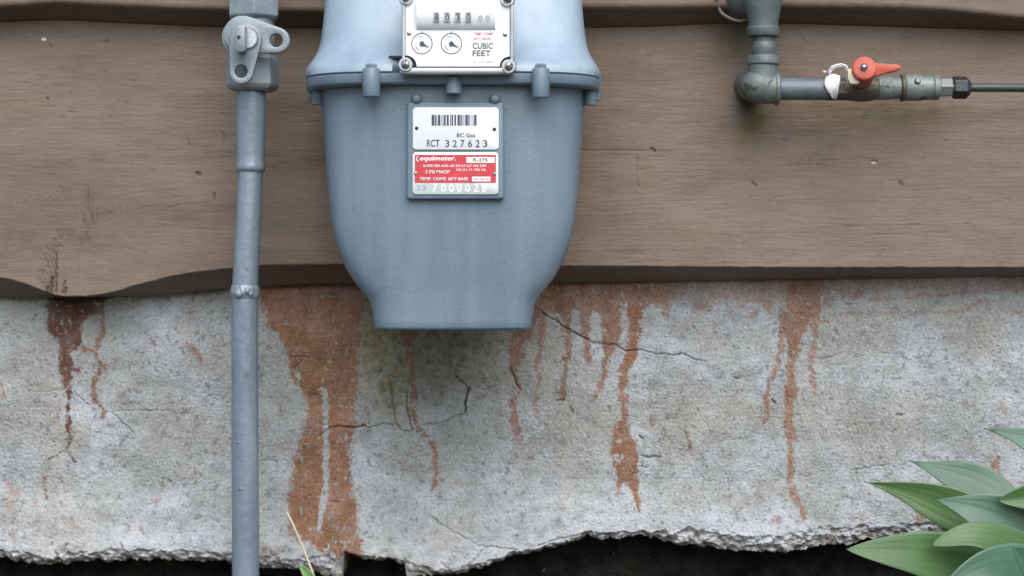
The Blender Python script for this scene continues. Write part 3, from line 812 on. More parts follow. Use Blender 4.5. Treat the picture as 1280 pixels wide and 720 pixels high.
FL = [(112, 164, -.2080), (118, 163.8, -.2080), (130, 163.6, -.2078), (165, 161, -.2070), (200, 157.6, -.2060), (225, 155.8, -.2050), (250, 153.6, -.2040), (278, 150.2, -.2028),
      (295, 146.8, -.2018), (310, 142.6, -.2008), (322, 138, -.2000), (334, 132.4, -.1992), (344, 126.6, -.1984), (353, 120.4, -.1977), (361, 113.6, -.1971), (367, 108, -.1967), (372, 104.2, -.1964),
      (378, 101.2, -.1961), (386, 99.2, -.1957), (398, 97.6, -.1952), (407, 96.9, -.195), (409.5, 96, -.194), (411, 93, -.191)]
FL = [(a, b_, c_, -.05 - (.025 * min(max((a - 150) / 225, 0), 1)), 3.3 + 3.2 * min(max((a - 180) / 200, 0), 1)) for a, b_, c_ in FL]
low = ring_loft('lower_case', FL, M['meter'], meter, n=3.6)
lf = ring_loft('flange', [(104.2, 180.6, -.221, -.036), (105, 181.6, -.222, -.035), (114.5, 181.6, -.222, -.035), (117, 180, -.2205, -.037), (118, 172, -.214, -.043)], M['meter'], meter, n=3.6)
nt_ = lambda py: .017 if py > 84 else 0.0
UP = [(-92, 60, -.140, -.105), (-90, 95, -.147, -.09), (-84, 122, -.152, -.075), (-72, 142, -.1555, -.064), (-52, 153, -.159, -.057), (-25, 157.4, -.164, -.053), (0, 159.4, -.170, -.051), (30, 162, -.178, -.049), (48, 164, -.184, -.047), (58, 165.6, -.188, -.046),
      (67, 168, -.194, -.044), (75, 171.6, -.201, -.041), (82, 175.6, -.2085, -.038), (85, 177.4, -.212, -.037), (88, 179, -.2155, -.036), (92, 181, -.2195, -.035), (96, 182, -.222, -.034), (102.3, 182, -.2225, -.034), (103.6, 180.8, -.2212, -.035)]
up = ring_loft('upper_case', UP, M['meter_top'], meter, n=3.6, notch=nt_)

def bolt(px, y, tops, r1, lug):
    mb = MB(); k = pm(y)
    a = at(px, lug[0], y); b_ = at(px, lug[1], y)
    mb.lathe(a, b_, [(0, r1 * .93 * k), (.04, r1 * k), (.96, r1 * k), (1, r1 * .93 * k)], 24)
    o = mb.build('bolt', M['meter'], meter)
    mb = MB(); a = at(px, tops, y); b_ = at(px, tops + 10, y)
    mb.lathe(a, b_, [(0, r1 * .66 * k), (.15, r1 * .72 * k), (1, r1 * .72 * k)], 6)
    mb.build('bolt_head', M['meter'], o, smooth=False)
    return o
bolt(464, -.222, 80, 11.2, (86, 121)); bolt(676, -.222, 80, 11.2, (86, 122)); bolt(567, -.2175, 90, 10.6, (96.5, 117.5))
bolt(394.5, -.10, 84, 10, (90, 126)); bolt(741, -.10, 84, 10, (90, 126)); bolt(398, -.16, 86, 8, (106, 131)); bolt(737.5, -.16, 86, 8, (106, 132))
for x in (521, 618.5):
    mb = MB(); k = pm(-.21); p = at(x, 124, -.206)
    mb.lathe(p, p + Vector((0, -.009, 0)), [(0, 7.5 * k), (.6, 6.6 * k), (.9, 5 * k), (1, 3 * k)], 20); mb.build('boss', M['meter'], meter)
# label pad
mb = MB(); mb.prism(rrect(508.5, 127, 630, 249, 4), -.2112, -.19); mb.build('label_pad', M['meter'], meter, bevel=.002, seg=3)
YP = -.2128
plate = MB().prism(rrect(516, 134, 623.5, 187, 4.5), YP, YP + .0016).build('barcode_plate', M['plate'], meter, bevel=.0003)
YT = YP - .0002
bars = MB(); rnd = random.Random(5); x = 539.5
for w, g in [(3.2, .6), (1.6, .8), (.9, .9), (3.0, 1.4), (.7, .9), (.8, .7), (2.2, 1.2), (2.6, 1.6), (1.2, .8), (2.0, 1.4), (2.2, 1.6), (3.0, .6), (1.8, .9), (.7, .8), (.8, 1.2), (3.2, .6), (1.6, 1.5), (.7, 1.6), (1.0, .9), (3.0, 1)]:
    if x + w > 604.5: break
    bars.prism([(x, 143.5), (x + w, 143.5), (x + w, 157), (x, 157)], YT, YT + .0001); x += w + g
bars.build('barcode', M['ink'], plate, smooth=False)
text('BC Gas', 571, 166.5, 594, 171.5, YT, M['ink'], plate)
text('RCT', 533.5, 174.5, 549.5, 183.5, YT, M['ink'], plate)
for ch, x in zip('327623', (556.5, 566, 575.5, 585, 594.5, 604)): text(ch, x, 175, x + 5.2, 184, YT, M['ink'], plate)
for x, y in ((520.8, 160.3), (618, 161.6)):
    p = at(x, y, YP); k = pm(YP)
    MB().lathe(p + Vector((0, .0005, 0)), p + Vector((0, -.0008, 0)), [(0, 2.4 * k), (.6, 2.2 * k), (1, 1 * k)], 14).build('rivet', M['dark'], plate)
plate = MB().prism(rrect(515.6, 190.3, 623, 243, 4.5), YP, YP + .0016).build('nameplate', M['alu'], meter, bevel=.0003)
tag(plate, 'red and silver stamped maker plate')
MB().prism([(518.5, 193.5), (620, 193.5), (620, 228.5), (518.5, 228.5)], YT, YT + .0001).build('red_panel', M['redprint'], plate, smooth=False)
YT2 = YT - .0002
for r_ in ((583, 196.3, 618.5, 203.5), (590, 220.8, 613, 226.8)):
    MB().prism([(r_[0], r_[1]), (r_[2], r_[1]), (r_[2], r_[3]), (r_[0], r_[3])], YT2, YT2 + .0001).build('white_field', M['white'], plate, smooth=False)
text('equimeter.', 524.5, 195.2, 569.5, 202.5, YT2, M['white'], plate, shear=.2)
text('equimeter.', 524.9, 195.2, 569.9, 202.5, YT2 - .00005, M['white'], plate, shear=.2)
arc = MB(); pts = [(521.5 + 2.6 * math.cos(a), 198.5 + 3.4 * math.sin(a)) for a in np.linspace(R(300), R(60), 9)[::1]]
arc.tube([at(a, b, YT2) for a, b in [(523, 195.5), (521, 197), (520.6, 199), (521.4, 201), (523, 202)]], .0005, 6); arc.build('emblem', M['white'], plate)
text('R-275', 591.5, 197.7, 609.5, 202, YT2 - .0002, M['ink'], plate)
text('RATED PER ANSI-109 275 AT 0.5" WG DIFF', 529, 205.6, 608, 208.8, YT2, M['white'], plate)
text('100 CU. FT. PER HR.', 570.5, 210.8, 608, 213.6, YT2, M['white'], plate)
text('5 PSI MAOP', 532, 212.5, 562, 216.8, YT2, M['white'], plate)
text('TEMP. COMP. 60°F BASE', 524.5, 221.3, 585, 225.4, YT2, M['white'], plate)
text('60-0076', 592, 222.3, 611, 225.4, YT2 - .0002, M['greyink'], plate)
for ch, x in zip('33', (520.5, 527.5)): text(ch, x, 231, x + 5, 238, YT, M['greyink'], plate)
for ch, x in zip('70000028'[0:1] + '0000' + '28', (540.5, 551, 561, 571, 581, 592, 602)):
    text(ch, x, 229.5, x + 6.4, 240, YT, M['white'], plate)
for x, y in ((519.4, 216.5), (618.2, 217.2)):
    p = at(x, y, YP); k = pm(YP)
    MB().lathe(p + Vector((0, .0005, 0)), p + Vector((0, -.0012, 0)), [(0, 2.4 * k), (.6, 2.2 * k), (1, 1 * k)], 14).build('rivet', M['screw'], plate)

# index (counter) box on the upper case
YI = -.236
mb = MB(); mb.prism(rrect(505, -10, 640, 88, 3), -.224, -.16); mb.build('index_base', M['meter'], meter, bevel=.001)
out = rrect(502, -10, 642, 92.5, 3); inn = rrect(506.5, -5, 637.5, 84.5, 3)
frame = MB().prism(out, YI, -.2238, inner=inn).build('index_frame', M['silver'], meter, bevel=.0012, seg=2)
po = [(507, -4), (637, -4)] + [(637 - 12.5 * math.sin(a), 83 - 12.5 * math.cos(a)) for a in np.linspace(0, math.pi / 2, 9)] + [(507 + 14 * math.cos(a), 83 - 14 * math.sin(a)) for a in np.linspace(0, math.pi / 2, 9)]
face = MB().prism(po, YI + .0015, -.2236).build('index_plate', M['white'], meter, smooth=False)
YD = YI + .0015
# curved counter window
v = []; f = []; n = 14
for i in range(n + 1):
    a = R(-70 + 150 * i / n)
    py = 15 + 23.5 * math.sin(a); yy = YD - .009 * math.cos(a) + .0025
    for x in (521, 619):
        p = at(x, py, YD); v.append(Vector((p.x, yy, p.z)))
for i in range(n): f.append((2 * i, 2 * i + 1, 2 * i + 3, 2 * i + 2))
v2 = len(v)
f.append(tuple(range(0, 2 * n + 2, 2))); f.append(tuple(range(1, 2 * n + 2, 2))[::-1])
win = MB().add(v, f).build('counter_window', M['white'], face, angle=60)
YW = YD - .0071
for ch, x in zip('8030', (542.2, 555.6, 568.8, 582)):
    MB().prism([(x, 15), (x + 7, 15.4), (x + 7, 27), (x, 26.6)], YW, YW + .002).build('digit_wheel', M['greyink'], win, smooth=False) if False else None
    w_ = MB().prism([(x, 15.2), (x + 6.8, 15.2), (x + 6.8, 26.6), (x, 26.6)], YW, YW + .0016, inner=[(x + .7, 16.4), (x + 6.1, 16.4), (x + 6.1, 26.2), (x + .7, 26.2)])
    w_.build('digit_window', M['greyink'], face, smooth=False)
    text(ch, x + 1.1, 17, x + 5.8, 25.8, YW - .0002, M['ink'], face)
for x in (598.2, 607.2): text('0', x, 18.8, x + 5.2, 25.4, YW - .0002, M['greyink'], face)
YQ = YD - .0003
for cx in (527.4, 564.2):
    cy = 54.4
    MB().prism(circle(cx, cy, 13.3, 40), YQ, YQ + .0002, inner=circle(cx, cy, 12.3, 40)).build('dial_ring', M['ink'], face, smooth=False)
    arc = []
    for a0, a1, rr in ((150, 215, 8.6), (225, 285, 8.6)):
        o_ = [(cx + (rr + .8) * math.cos(R(a)), cy + (rr + .8) * math.sin(R(a))) for a in np.linspace(360 - a1, 360 - a0, 9)] if False else None
    text('1 FOOT', cx - 7, cy - 9.6, cx + 2, cy - 7.6, YQ, M['greyink'], face)
    for k_ in range(10):
        a = R(36 * k_ - 90)
        p0 = (cx + 13.2 * math.cos(a), cy + 13.2 * math.sin(a)); p1 = (cx + 15 * math.cos(a), cy + 15 * math.sin(a))
        if k_ == 0: MB().tube([at(*p0, YQ), at(*p1, YQ)], .0003, 6).build('dial_tick', M['ink'], face)
    MB().prism([(cx + 9.4 * math.cos(t) if False else cx + q[0], cy + q[1]) for q, t in (((-8.6, 2), 0), ((-7.4, 6), 0), ((-3.2, 8.6), 0), ((-3.4, 7.2), 0), ((-6.2, 5), 0), ((-7.4, 1.8), 0))], YQ, YQ + .0002).build('dial_arrow', M['greyink'], face, smooth=False)
    a = R(27)
    ux, uy = math.cos(a), math.sin(a); px_, py_ = -uy, ux
    nd = MB(); nd.prism([(cx - uy * 1.5, cy + ux * 1.5), (cx + uy * 1.5, cy - ux * 1.5), (cx + 11 * ux, cy + 11 * uy)], YQ - .0008, YQ - .0004)
    nd.prism(circle(cx, cy, 2.9, 20), YQ - .001, YQ + .0003); nd.build('dial_pointer', M['ink'], face, smooth=False)
text('TEMP. COMP.', 592, 40.6, 617.5, 43.8, YQ, M['pinkink'], face); text('60°F BASE', 592, 46.6, 613.5, 49.8, YQ, M['pinkink'], face)
text('CUBIC', 590.8, 53.6, 616, 61, YQ, M['ink'], face); text('FEET', 590.8, 63, 613.4, 70, YQ, M['ink'], face)
text('CL 275 000', 591, 76.6, 615, 78.6, YQ, M['greyink'], face)
for x, y in ((511.4, 41.2), (631.4, 42.6)):
    p = at(x, y, YD); k = pm(YD)
    MB().lathe(p, p + Vector((0, -.0016, 0)), [(0, 3 * k), (.7, 2.7 * k), (1, 1.4 * k)], 14).build('rivet', M['screw'], face)
for x, y in ((507, 80.8), (636, 83), (507.5, -3), (634.5, -1)):
    p = at(x, y, YI); k = pm(YI)
    b_ = MB().lathe(p + Vector((0, .012, 0)), p + Vector((0, -.002, 0)), [(0, 9.2 * k), (.9, 9.2 * k), (1, 8.2 * k)], 28).build('screw_boss', M['silver'], meter)
    s_ = MB().lathe(p + Vector((0, -.0018, 0)), p + Vector((0, -.0062, 0)), [(0, 5.4 * k), (.45, 5.4 * k), (.8, 3.8 * k), (1, 1.2 * k)], 24).build('screw_head', M['screw'], b_)
    q = at(x, y, YI); aa = R(80 if x < 560 else 30)
    sl = MB(); dx, dz = math.cos(aa) * 5.4 * k, math.sin(aa) * 5.4 * k; ox, oz = -math.sin(aa) * .7 * k, math.cos(aa) * .7 * k
    sl.add([q + Vector((sx * dx + so * ox, yy, sx * dz + so * oz)) for yy in (-.0064, -.004) for sx, so in ((-1, -1), (1, -1), (1, 1), (-1, 1))],
           [(0, 1, 2, 3), (4, 7, 6, 5), (0, 4, 5, 1), (1, 5, 6, 2), (2, 6, 7, 3), (3, 7, 4, 0)])
    sl.build('screw_slot', M['dark'], b_, smooth=False)
# connections on top of the meter (above the picture)
for px in (452, 682):
    k = pm(YC)
    MB().lathe(at(px, -70, YC), at(px, -118, YC), [(0, 34 * k), (.5, 30 * k), (.75, 26 * k), (1, 26 * k)], 28).build('connection_hub', M['meter'], meter)
    MB().lathe(at(px, -112, YC), at(px, -150, YC), [(0, 33 * k), (.06, 36 * k), (.94, 36 * k), (1, 33 * k)], 8).build('swivel_nut', M['galv'], meter, smooth=False)

# ------------------------------------------------------------------ riser with shut-off valve
YR = -.105
kr = pm(YR)
riser = empty('gas_riser', at(307, 860, YR), 'grey painted vertical gas pipe with lockable shut-off valve left of the meter', 'gas pipe')
def lean_tube(pts, n=28):
    mb = MB(); mb.tube([at(x, y, YR) for x, y, r in pts], [r * kr for x, y, r in pts], n); return mb
rd = random.Random(3)
lean_tube([(313.6, 108, 18.6), (313.4, 150, 18.4), (313.3, 195, 17.6), (313.2, 203, 17.4), (313.2, 206, 18.2), (313.2, 210.5, 18.6), (313.1, 213.5, 17.8), (313, 215, 16), (313, 216, 15)]).build('pipe_sleeve', M['riser'], riser, angle=70)
lean_tube([(313.2, 206, 15.6), (312.8, 225, 15.6), (311.4, 260, 15.9), (309.4, 300, 16), (307.2, 340, 16.1), (306.5, 356, 16.2), (306, 362, 16.4)]).build('upper_pipe', M['riser'], riser, angle=70)
lean_tube([(306, 362, 16.4), (305.8, 380, 16.5), (306, 470, 16.7), (306.4, 600, 16.9), (307.2, 730, 17), (308, 880, 17), (308, 930, 17)]).build('lower_pipe', M['riser'], riser, angle=70)
# weld bead
v = []; f = []; nn, rr = 64, 9
for j in range(rr):
    t = j / (rr - 1); py = 355.5 + 19 * t
    for i in range(nn):
        th = 2 * math.pi * i / nn
        rad = 16.2 + 2.9 * math.sin(math.pi * t) * (.75 + .75 * pnoise(np.array(3 * math.cos(th) * 1.7 + 5), np.array(3 * math.sin(th) * 1.7 + t * 3), 4)) - (.6 if j in (0, rr - 1) else 0)
        c = at(306.1, py, YR); v.append(c + Vector((math.cos(th) * rad * kr, math.sin(th) * rad * kr, 0)))
for j in range(rr - 1):
    for i in range(nn):
        i2 = (i + 1) % nn; f.append((j * nn + i, j * nn + i2, (j + 1) * nn + i2, (j + 1) * nn + i))
weld = MB().add(v, f).build('weld_bead', M['riser'], riser, angle=80)
for x, y, r in ((301, 367, 5.6), (311, 363.5, 4.4), (315, 367, 3.6)):
    c = at(x, y, YR); dx = (x - 306) * kr; c.y = YR - math.sqrt(max((17.5 * kr) ** 2 - dx * dx, 0)) * .99
    s_ = MB(); s_.lathe(c + Vector((0, 0, r * kr)), c - Vector((0, 0, r * kr)), [(.0, .02 * kr), (.12, r * .65 * kr), (.5, r * kr), (.88, r * .65 * kr), (1, .02 * kr)], 12); s_.build('weld_lump', M['valve'], weld, angle=80)
for x, y in ((300.2, 551.6), (302.6, 609.4)):
    c = at(x, y, YR); dx = (x - 306.5) * kr; c.y = YR - math.sqrt((16.9 * kr) ** 2 - dx * dx)
    MB().lathe(c + Vector((0, .0005, 0)), c + Vector((0, -.0012, 0)), [(0, 2.2 * kr), (.5, 2 * kr), (1, .6 * kr)], 10).build('paint_drip', M['riser'], riser)
# valve body
VB = MB()
VB.lathe(at(316, 66, YR), at(316, 115, YR), [(0, 26 * kr), (.1, 30 * kr), (.16, 34 * kr), (.84, 34 * kr), (.93, 31 * kr), (1, 25 * kr)], 6, rot=R(12))
VB.build('lower_hex', M['valve'], riser, smooth=False, bevel=.0012)
VB = MB(); VB.lathe(at(317, 27, YR), at(317, -28, YR), [(0, 27 * kr), (.1, 35 * kr), (.85, 35 * kr), (1, 30 * kr)], 6, rot=R(8)); VB.build('upper_hex', M['valve'], riser, smooth=False, bevel=.0012)
VB = MB(); VB.lathe(at(316, 18, YR), at(316, 72, YR), [(0, 25 * kr), (.25, 27 * kr), (.5, 28 * kr), (.75, 27 * kr), (1, 25 * kr)], 32); VB.build('valve_body', M['valve'], riser)
c = at(303, 48, -.125); MB().lathe(Vector((c.x, -.105, c.z)), Vector((c.x, -.137, c.z)), [(0, 23 * kr), (1, 23 * kr)], 32).build('plug_boss', M['valve'], riser)
w1 = ray_outline(hull_outline((303, 43), 24, (346, 50), 16), (345, 50))
lk = MB().prism(w1, -.1455, -.138, inner=[(345 + 8 * math.cos(2 * math.pi * k / 64), 50.3 + 8.4 * math.sin(2 * math.pi * k / 64)) for k in range(64)]).build('lock_wing', M['valve'], riser, bevel=.0012, seg=2)
w2 = ray_outline(hull_outline((306.5, 49), 20.4, (301.5, 90), 14.6), (301, 89))
lk2 = MB().prism(w2, -.153, -.1458, inner=[(301.3 + 8 * math.cos(2 * math.pi * k / 64), 89 + 8.2 * math.sin(2 * math.pi * k / 64)) for k in range(64)]).build('lock_wing', M['valve'], riser, bevel=.0012, seg=2)
c = at(309, 48, -.153); MB().lathe(c + Vector((0, .002, 0)), c + Vector((0, -.003, 0)), [(0, 15 * kr), (.7, 14 * kr), (1, 12 * kr)], 28).build('plug_face', M['bare'], riser)
st = MB(); st.prism([(294.5, 33), (297, 31.5), (305, 31.5), (306.5, 33), (306.5, 62), (304, 64.5), (297, 65), (294, 62)], -.170, -.155); st.build('plug_stem', M['valve'], riser, bevel=.001)
c = at(298.4, 46.6, -.170); MB().lathe(c + Vector((0, .001, 0)), c + Vector((0, -.0003, 0)), [(0, 2.4 * kr), (1, 2.4 * kr)], 16).build('stem_hole', M['dark'], riser)
# above the picture: up, elbow over to the meter inlet
def sweep(name, P, r, mat, parent, n=24):
    pts = []
    P = [Vector(p) for p in P]
    for i, p in enumerate(P):
        if 0 < i < len(P) - 1:
            a = p + (P[i - 1] - p).normalized() * .03; c2 = p + (P[i + 1] - p).normalized() * .03
            for t in np.linspace(0, 1, 8): pts.append(a * (1 - t) ** 2 + p * 2 * t * (1 - t) + c2 * t * t)
        else: pts.append(p)
    return MB().tube(pts, r, n).build(name, mat, parent, angle=70)
zt = at(0, -250, YR).z
sweep('inlet_pipe', [at(317, -20, YR), Vector((at(317, 0, YR).x, YR, zt)), Vector((at(452, 0, YC).x, YC, zt)), at(452, -145, YC)], .0135, M['riser'], riser)

# ------------------------------------------------------------------ branch line with red handle
YL = -.072
kl = pm(YL)
line = empty('gas_branch_line', at(954, 130, YL), 'grey iron pipe fittings with orange-red shut-off lever running right into a thin dark tube', 'gas pipe')
def seg(name, a, b, prof, mat, n=28, rot=0, smooth=True, bevel=0):
    return MB().lathe(at(*a, YL), at(*b, YL), [(t, r * kl) for t, r in prof], n, rot).build(name, mat, line, smooth=smooth, bevel=bevel, angle=40)
tee = MB()
tee.lathe(at(954, -58, YL), at(954, 37, YL), [(0, 24 * kl), (.1, 24 * kl), (.12, 22 * kl), (.35, 26 * kl), (.6, 25 * kl), (.75, 21.5 * kl), (.9, 19 * kl), (1, 18.6 * kl)], 32)
pA = at(951, -4, YL + .004); pB = at(931, -3, -.04); pC = at(924, -3, -.004)
tee.tube([pA, pA.lerp(pB, .6), pB, pC], [18 * kl, 26 * kl, 27 * kl, 27 * kl], 28)
tee.build('tee', M['galv'], line, angle=60)
seg('tee_band', (953.6, 34), (953.6, 46), [(0, 19 * 1), (.15, 21), (.85, 21), (1, 19.5)], M['galv'])
seg('nipple', (954.5, 44), (954.5, 72), [(0, 13.5), (.28, 13.5), (.34, 15), (.55, 16), (.75, 15.4), (.9, 14), (1, 14)], M['galv'])
seg('elbow_band', (954, 70), (954, 82), [(0, 19.6), (.15, 20.8), (.85, 20.8), (1, 19)], M['galv'])
el = MB(); c0 = at(953, 80, YL); cc = at(951, 109, YL); c1 = at(972, 111, YL)
pts = [c0, at(953, 90, YL)] + [at(953, 98, YL) * (1 - t) ** 2 + at(951.5, 112, YL) * 2 * t * (1 - t) + at(963, 110.5, YL) * t * t for t in np.linspace(0, 1, 8)] + [c1]
el.tube(pts, [18.5 * kl, 18.6 * kl] + [(19 + 2 * math.sin(math.pi * t)) * kl for t in np.linspace(0, 1, 8)] + [19.5 * kl], 28)
sp_ = at(947.5, 107, YL)
el.lathe(sp_ + Vector((0, 0, 21 * kl)), sp_ - Vector((0, 0, 22.5 * kl)), [(.5 - .5 * math.cos(a), 22 * kl * max(math.sin(a), .02)) for a in np.linspace(0, math.pi, 15)], 28)
el.build('elbow', M['galv'], line, angle=70)
# outlet boss of the elbow toward the wall
w_ = at(938, 107, -.03); MB().tube([at(946, 107, YL), w_, at(936, 107, -.012)], [20 * kl, 20 * kl, 20 * kl], 24).build('wall_outlet', M['galv'], line)
seg('elbow_band', (968, 111), (974, 111), [(0, 19.5), (.2, 20.6), (.8, 20.6), (1, 19)], M['galv'])
seg('short_pipe', (970, 111.3), (1034, 111.3), [(0, 13.8), (1, 13.8)], M['galvpipe'])
seg('valve_end', (1028, 111.3), (1062, 111.3), [(0, 14), (.05, 14.6), (.9, 14.8), (1, 13)], M['brass'], 6, R(30), False, .001)
seg('valve_body', (1052, 111), (1106, 111), [(0, 12), (.1, 14), (.3, 16), (.5, 16.5), (.68, 15), (.8, 13.5), (1, 13)], M['brass'])
seg('valve_end', (1096, 110.5), (1126, 110), [(0, 13), (.05, 14.5), (.55, 14.5), (.6, 13.4), (.65, 14), (.72, 13.4), (.8, 14), (.88, 13.4), (1, 14)], M['union'])
seg('gasket_ring', (1125, 109.8), (1131, 109.8), [(0, 15), (.2, 17), (.8, 17), (1, 16)], M['brass'])
seg('union_nut', (1130, 109.6), (1174, 109.6), [(0, 15.6), (.06, 16.8), (.42, 16.6), (.5, 15.8), (.55, 15.6), (.78, 15.4), (.8, 14.6), (.83, 15.8), (.97, 15.6), (1, 14)], M['union'])
for x, y in ((1147, 102),):
    c = at(x, y, YL - .0125); MB().lathe(c + Vector((0, .003, 0)), c + Vector((0, -.0025, .001)), [(0, 4.4 * kl), (.7, 4 * kl), (1, 2.6 * kl)], 14).build('union_lug', M['union'], line)
seg('flare_body', (1173, 109.4), (1192, 109.4), [(0, 11.6), (.15, 12.4), (.8, 12.2), (1, 10.5)], M['union'], 6, 0, False, .0006)
seg('flare_nut', (1190, 109.5), (1213, 109.8), [(0, 13), (.08, 14.6), (.75, 14.6), (.85, 12), (1, 9)], M['nut'], 6, R(25), False, .0008)
MB().tube([at(1208, 109.7, YL), at(1240, 109.6, YL), at(1290, 109.9, YL), at(1420, 112, YL), at(1700, 116, YL), at(2300, 118, YL)], 5.4 * kl, 14).build('gas_tube', M['tube'], line, angle=80)
# cream tape end under the lever
tp = MB(); tp.prism([(1060, 87), (1065, 85), (1071, 93), (1076, 101), (1073, 105), (1063, 104.5), (1060, 98)], -.1135, -.1); tp.build('tape', M['cream'], line, bevel=.0006)
# lever
hd = MB(); a = at(1080.4, 84.8, -.118); b_ = at(1077, 98, -.085)
hd.lathe(b_, a, [(0, 13.2 * kl), (.5, 14.8 * kl), (.9, 15.2 * kl), (.97, 14.6 * kl), (1, 13.6 * kl)], 32)
lev = [(1082, 74), (1094, 78.5), (1108, 79.6), (1122, 80.2), (1126, 82), (1127, 85), (1124, 87.4), (1108, 91), (1096, 95), (1086, 98)]
hd.prism(lev, -.1145, -.100)
lever = hd.build('lever', M['red'], line, bevel=.0012, seg=2)
c = at(1080, 84, -.118)
dn = (a - b_).normalized()
MB().lathe(c, c + dn * .002, [(0, 4.6 * kl), (1, 4.4 * kl)], 20).build('screw_recess', M['ink'], lever)
MB().lathe(c + dn * .001, c + dn * .004, [(0, 3.2 * kl), (.7, 3 * kl), (1, 1.6 * kl)], 6).build('screw_head', M['screw'], lever, smooth=False)
# caulk round the wall opening
v = []; cc = at(924, -3, -.047)
ck = MB()
ring = [cc + Vector((29 * kl * math.cos(a) * (1 + .06 * math.sin(5 * a)), -.004 * math.sin(3 * a), 29 * kl * math.sin(a) * (1 + .05 * math.cos(4 * a)))) for a in np.linspace(0, 2 * math.pi, 40)]
ck.tube(ring, .0016, 8); ck.build('wall_seal', M['caulk'], line)
# above the picture: outlet of the meter to the tee
zt2 = at(0, -230, YL).z
sweep('outlet_pipe', [at(682, -145, YC), Vector((at(682, 0, YC).x, YC, zt2)), Vector((at(954, 0, YL).x, YL, zt2)), at(954, -50, YL)], .0135, M['galvpipe'], line)

# torn white paper tag on the branch pipe
def tagpaper():
    rows = [(1036, 1041, 93, .004), (1033.5, 1050, 94.5, .002), (1031.2, 1050, 99, 0), (1030.6, 1049.6, 104, -.001), (1031.4, 1048.8, 109, -.001), (1034, 1048, 114, .0), (1037, 1047.4, 118, .002), (1040.5, 1046, 122, .005), (1042.5, 1045, 123.5, .007)]
    v = []; f = []; n = 9
    for j, (x0, x1, y, dy) in enumerate(rows):
        for i in range(n):
            t = i / (n - 1); x = x0 + (x1 - x0) * t
            yy = YL - 15.6 * kl + dy + .0007 * math.sin(i * 2.1 + j * 1.3) + .0006 * math.sin(i * 4 + j * 2.7)
            v.append(at(x, y + .7 * math.sin(i * 1.7 + j), yy))
    for j in range(len(rows) - 1):
        for i in range(n - 1): f.append((j * n + i, j * n + i + 1, (j + 1) * n + i + 1, (j + 1) * n + i))
    base = len(v)
    st = [(1036, 95, 4), (1037, 89, 5), (1040.5, 84.4, 5), (1046, 82, 4.4), (1052, 81, 4), (1057, 83, 4.6), (1059.5, 88, 4), (1062, 95, 3)]
    for j, (x, y, w) in enumerate(st):
        x2, y2, _ = st[min(j + 1, len(st) - 1)]; x1, y1, _ = st[max(j - 1, 0)]
        L = math.hypot(x2 - x1, y2 - y1); nx, ny = -(y2 - y1) / L, (x2 - x1) / L
        for i in range(4):
            t = i / 3 - .5
            v.append(at(x + nx * w * t, y + ny * w * t, YL - 14.5 * kl + .001 * math.sin(j * 2 + i) - .0015 * (i == 1)))
    for j in range(len(st) - 1):
        for i in range(3): f.append((base + j * 4 + i, base + j * 4 + i + 1, base + (j + 1) * 4 + i + 1, base + (j + 1) * 4 + i))
    o = build('paper_tag', v, f, M['paper'], None)
    md = o.modifiers.new('solid', 'SOLIDIFY'); md.thickness = .0005
    return tag(o, 'torn white paper tag looped round the pipe beside the red lever', 'tag')
tagpaper()

# ------------------------------------------------------------------ hosta
PC = at(1345, 800, -.30); PC.z = 0.0
hosta = empty('hosta_plant', PC, 'broad-leaved blue-green hosta growing at the right foot of the foundation', 'plant')

def leaf(mid, halfw, mat, fold=.25, roll=0.0, wave=.05, seed=0, ea=.75, eb=1.0, name='leaf', parent=None, stem=True, n=30, m=17):
    """mid: (px,py,y) control points from the base to the tip; halfw in px; roll tilts the blade about its midrib (degrees)"""
    C = [at(*p) if len(p) == 3 else Vector(p) for p in mid]
    def cat(t):
        q = t * (len(C) - 1); i = min(int(q), len(C) - 2); u = q - i
        p0 = C[max(i - 1, 0)]; p1 = C[i]; p2 = C[i + 1]; p3 = C[min(i + 2, len(C) - 1)]
        return .5 * ((2 * p1) + (p2 - p0) * u + (2 * p0 - 5 * p1 + 4 * p2 - p3) * u * u + (3 * p1 - p0 - 3 * p2 + p3) * u ** 3)
    rn = random.Random(seed); ph = rn.random() * 6
    V = []; vein = []; edge = []
    for i in range(n):
        t = i / (n - 1); p = cat(t); tg = (cat(min(t + .02, 1)) - cat(max(t - .02, 0))).normalized()
        view = Vector((0, -1, .25)).normalized()
        side = tg.cross(view).normalized()
        up_ = side.cross(tg).normalized()
        q = Matrix.Rotation(R(roll), 3, tg); side = q @ side; up_ = q @ up_
        w = halfw * pm(p.y) * (max(t, 0) ** ea * max(1 - t, 0) ** eb / ((ea / (ea + eb)) ** ea * (eb / (ea + eb)) ** eb))
        
        for j in range(m):
            s_ = j / (m - 1) * 2 - 1
            ridge = .00022 * math.cos(abs(s_) * 5.5 * math.pi) * math.sin(math.pi * t)
            z_ = abs(s_) ** 1.4 * fold * w + wave * w * math.sin(t * 9 + ph + 2 * s_) * s_ * s_ + ridge
            V.append(p + side * (s_ * w) + up_ * z_)
            vein.append(.5 * (.5 + .5 * math.cos(abs(s_) * 5.5 * math.pi + math.pi)) * .6)
            edge.append(max(0, (abs(s_) - .93) / .07) * .7)
    X = np.array([[c_ for c_ in v_] for v_ in V]).reshape(n, m, 3)
    o = grid(name, X[..., 0], X[..., 1], X[..., 2], mat, parent, dict(vein=np.array(vein), edge=np.array(edge)))
    md = o.modifiers.new('solid', 'SOLIDIFY'); md.thickness = .0009
    return o

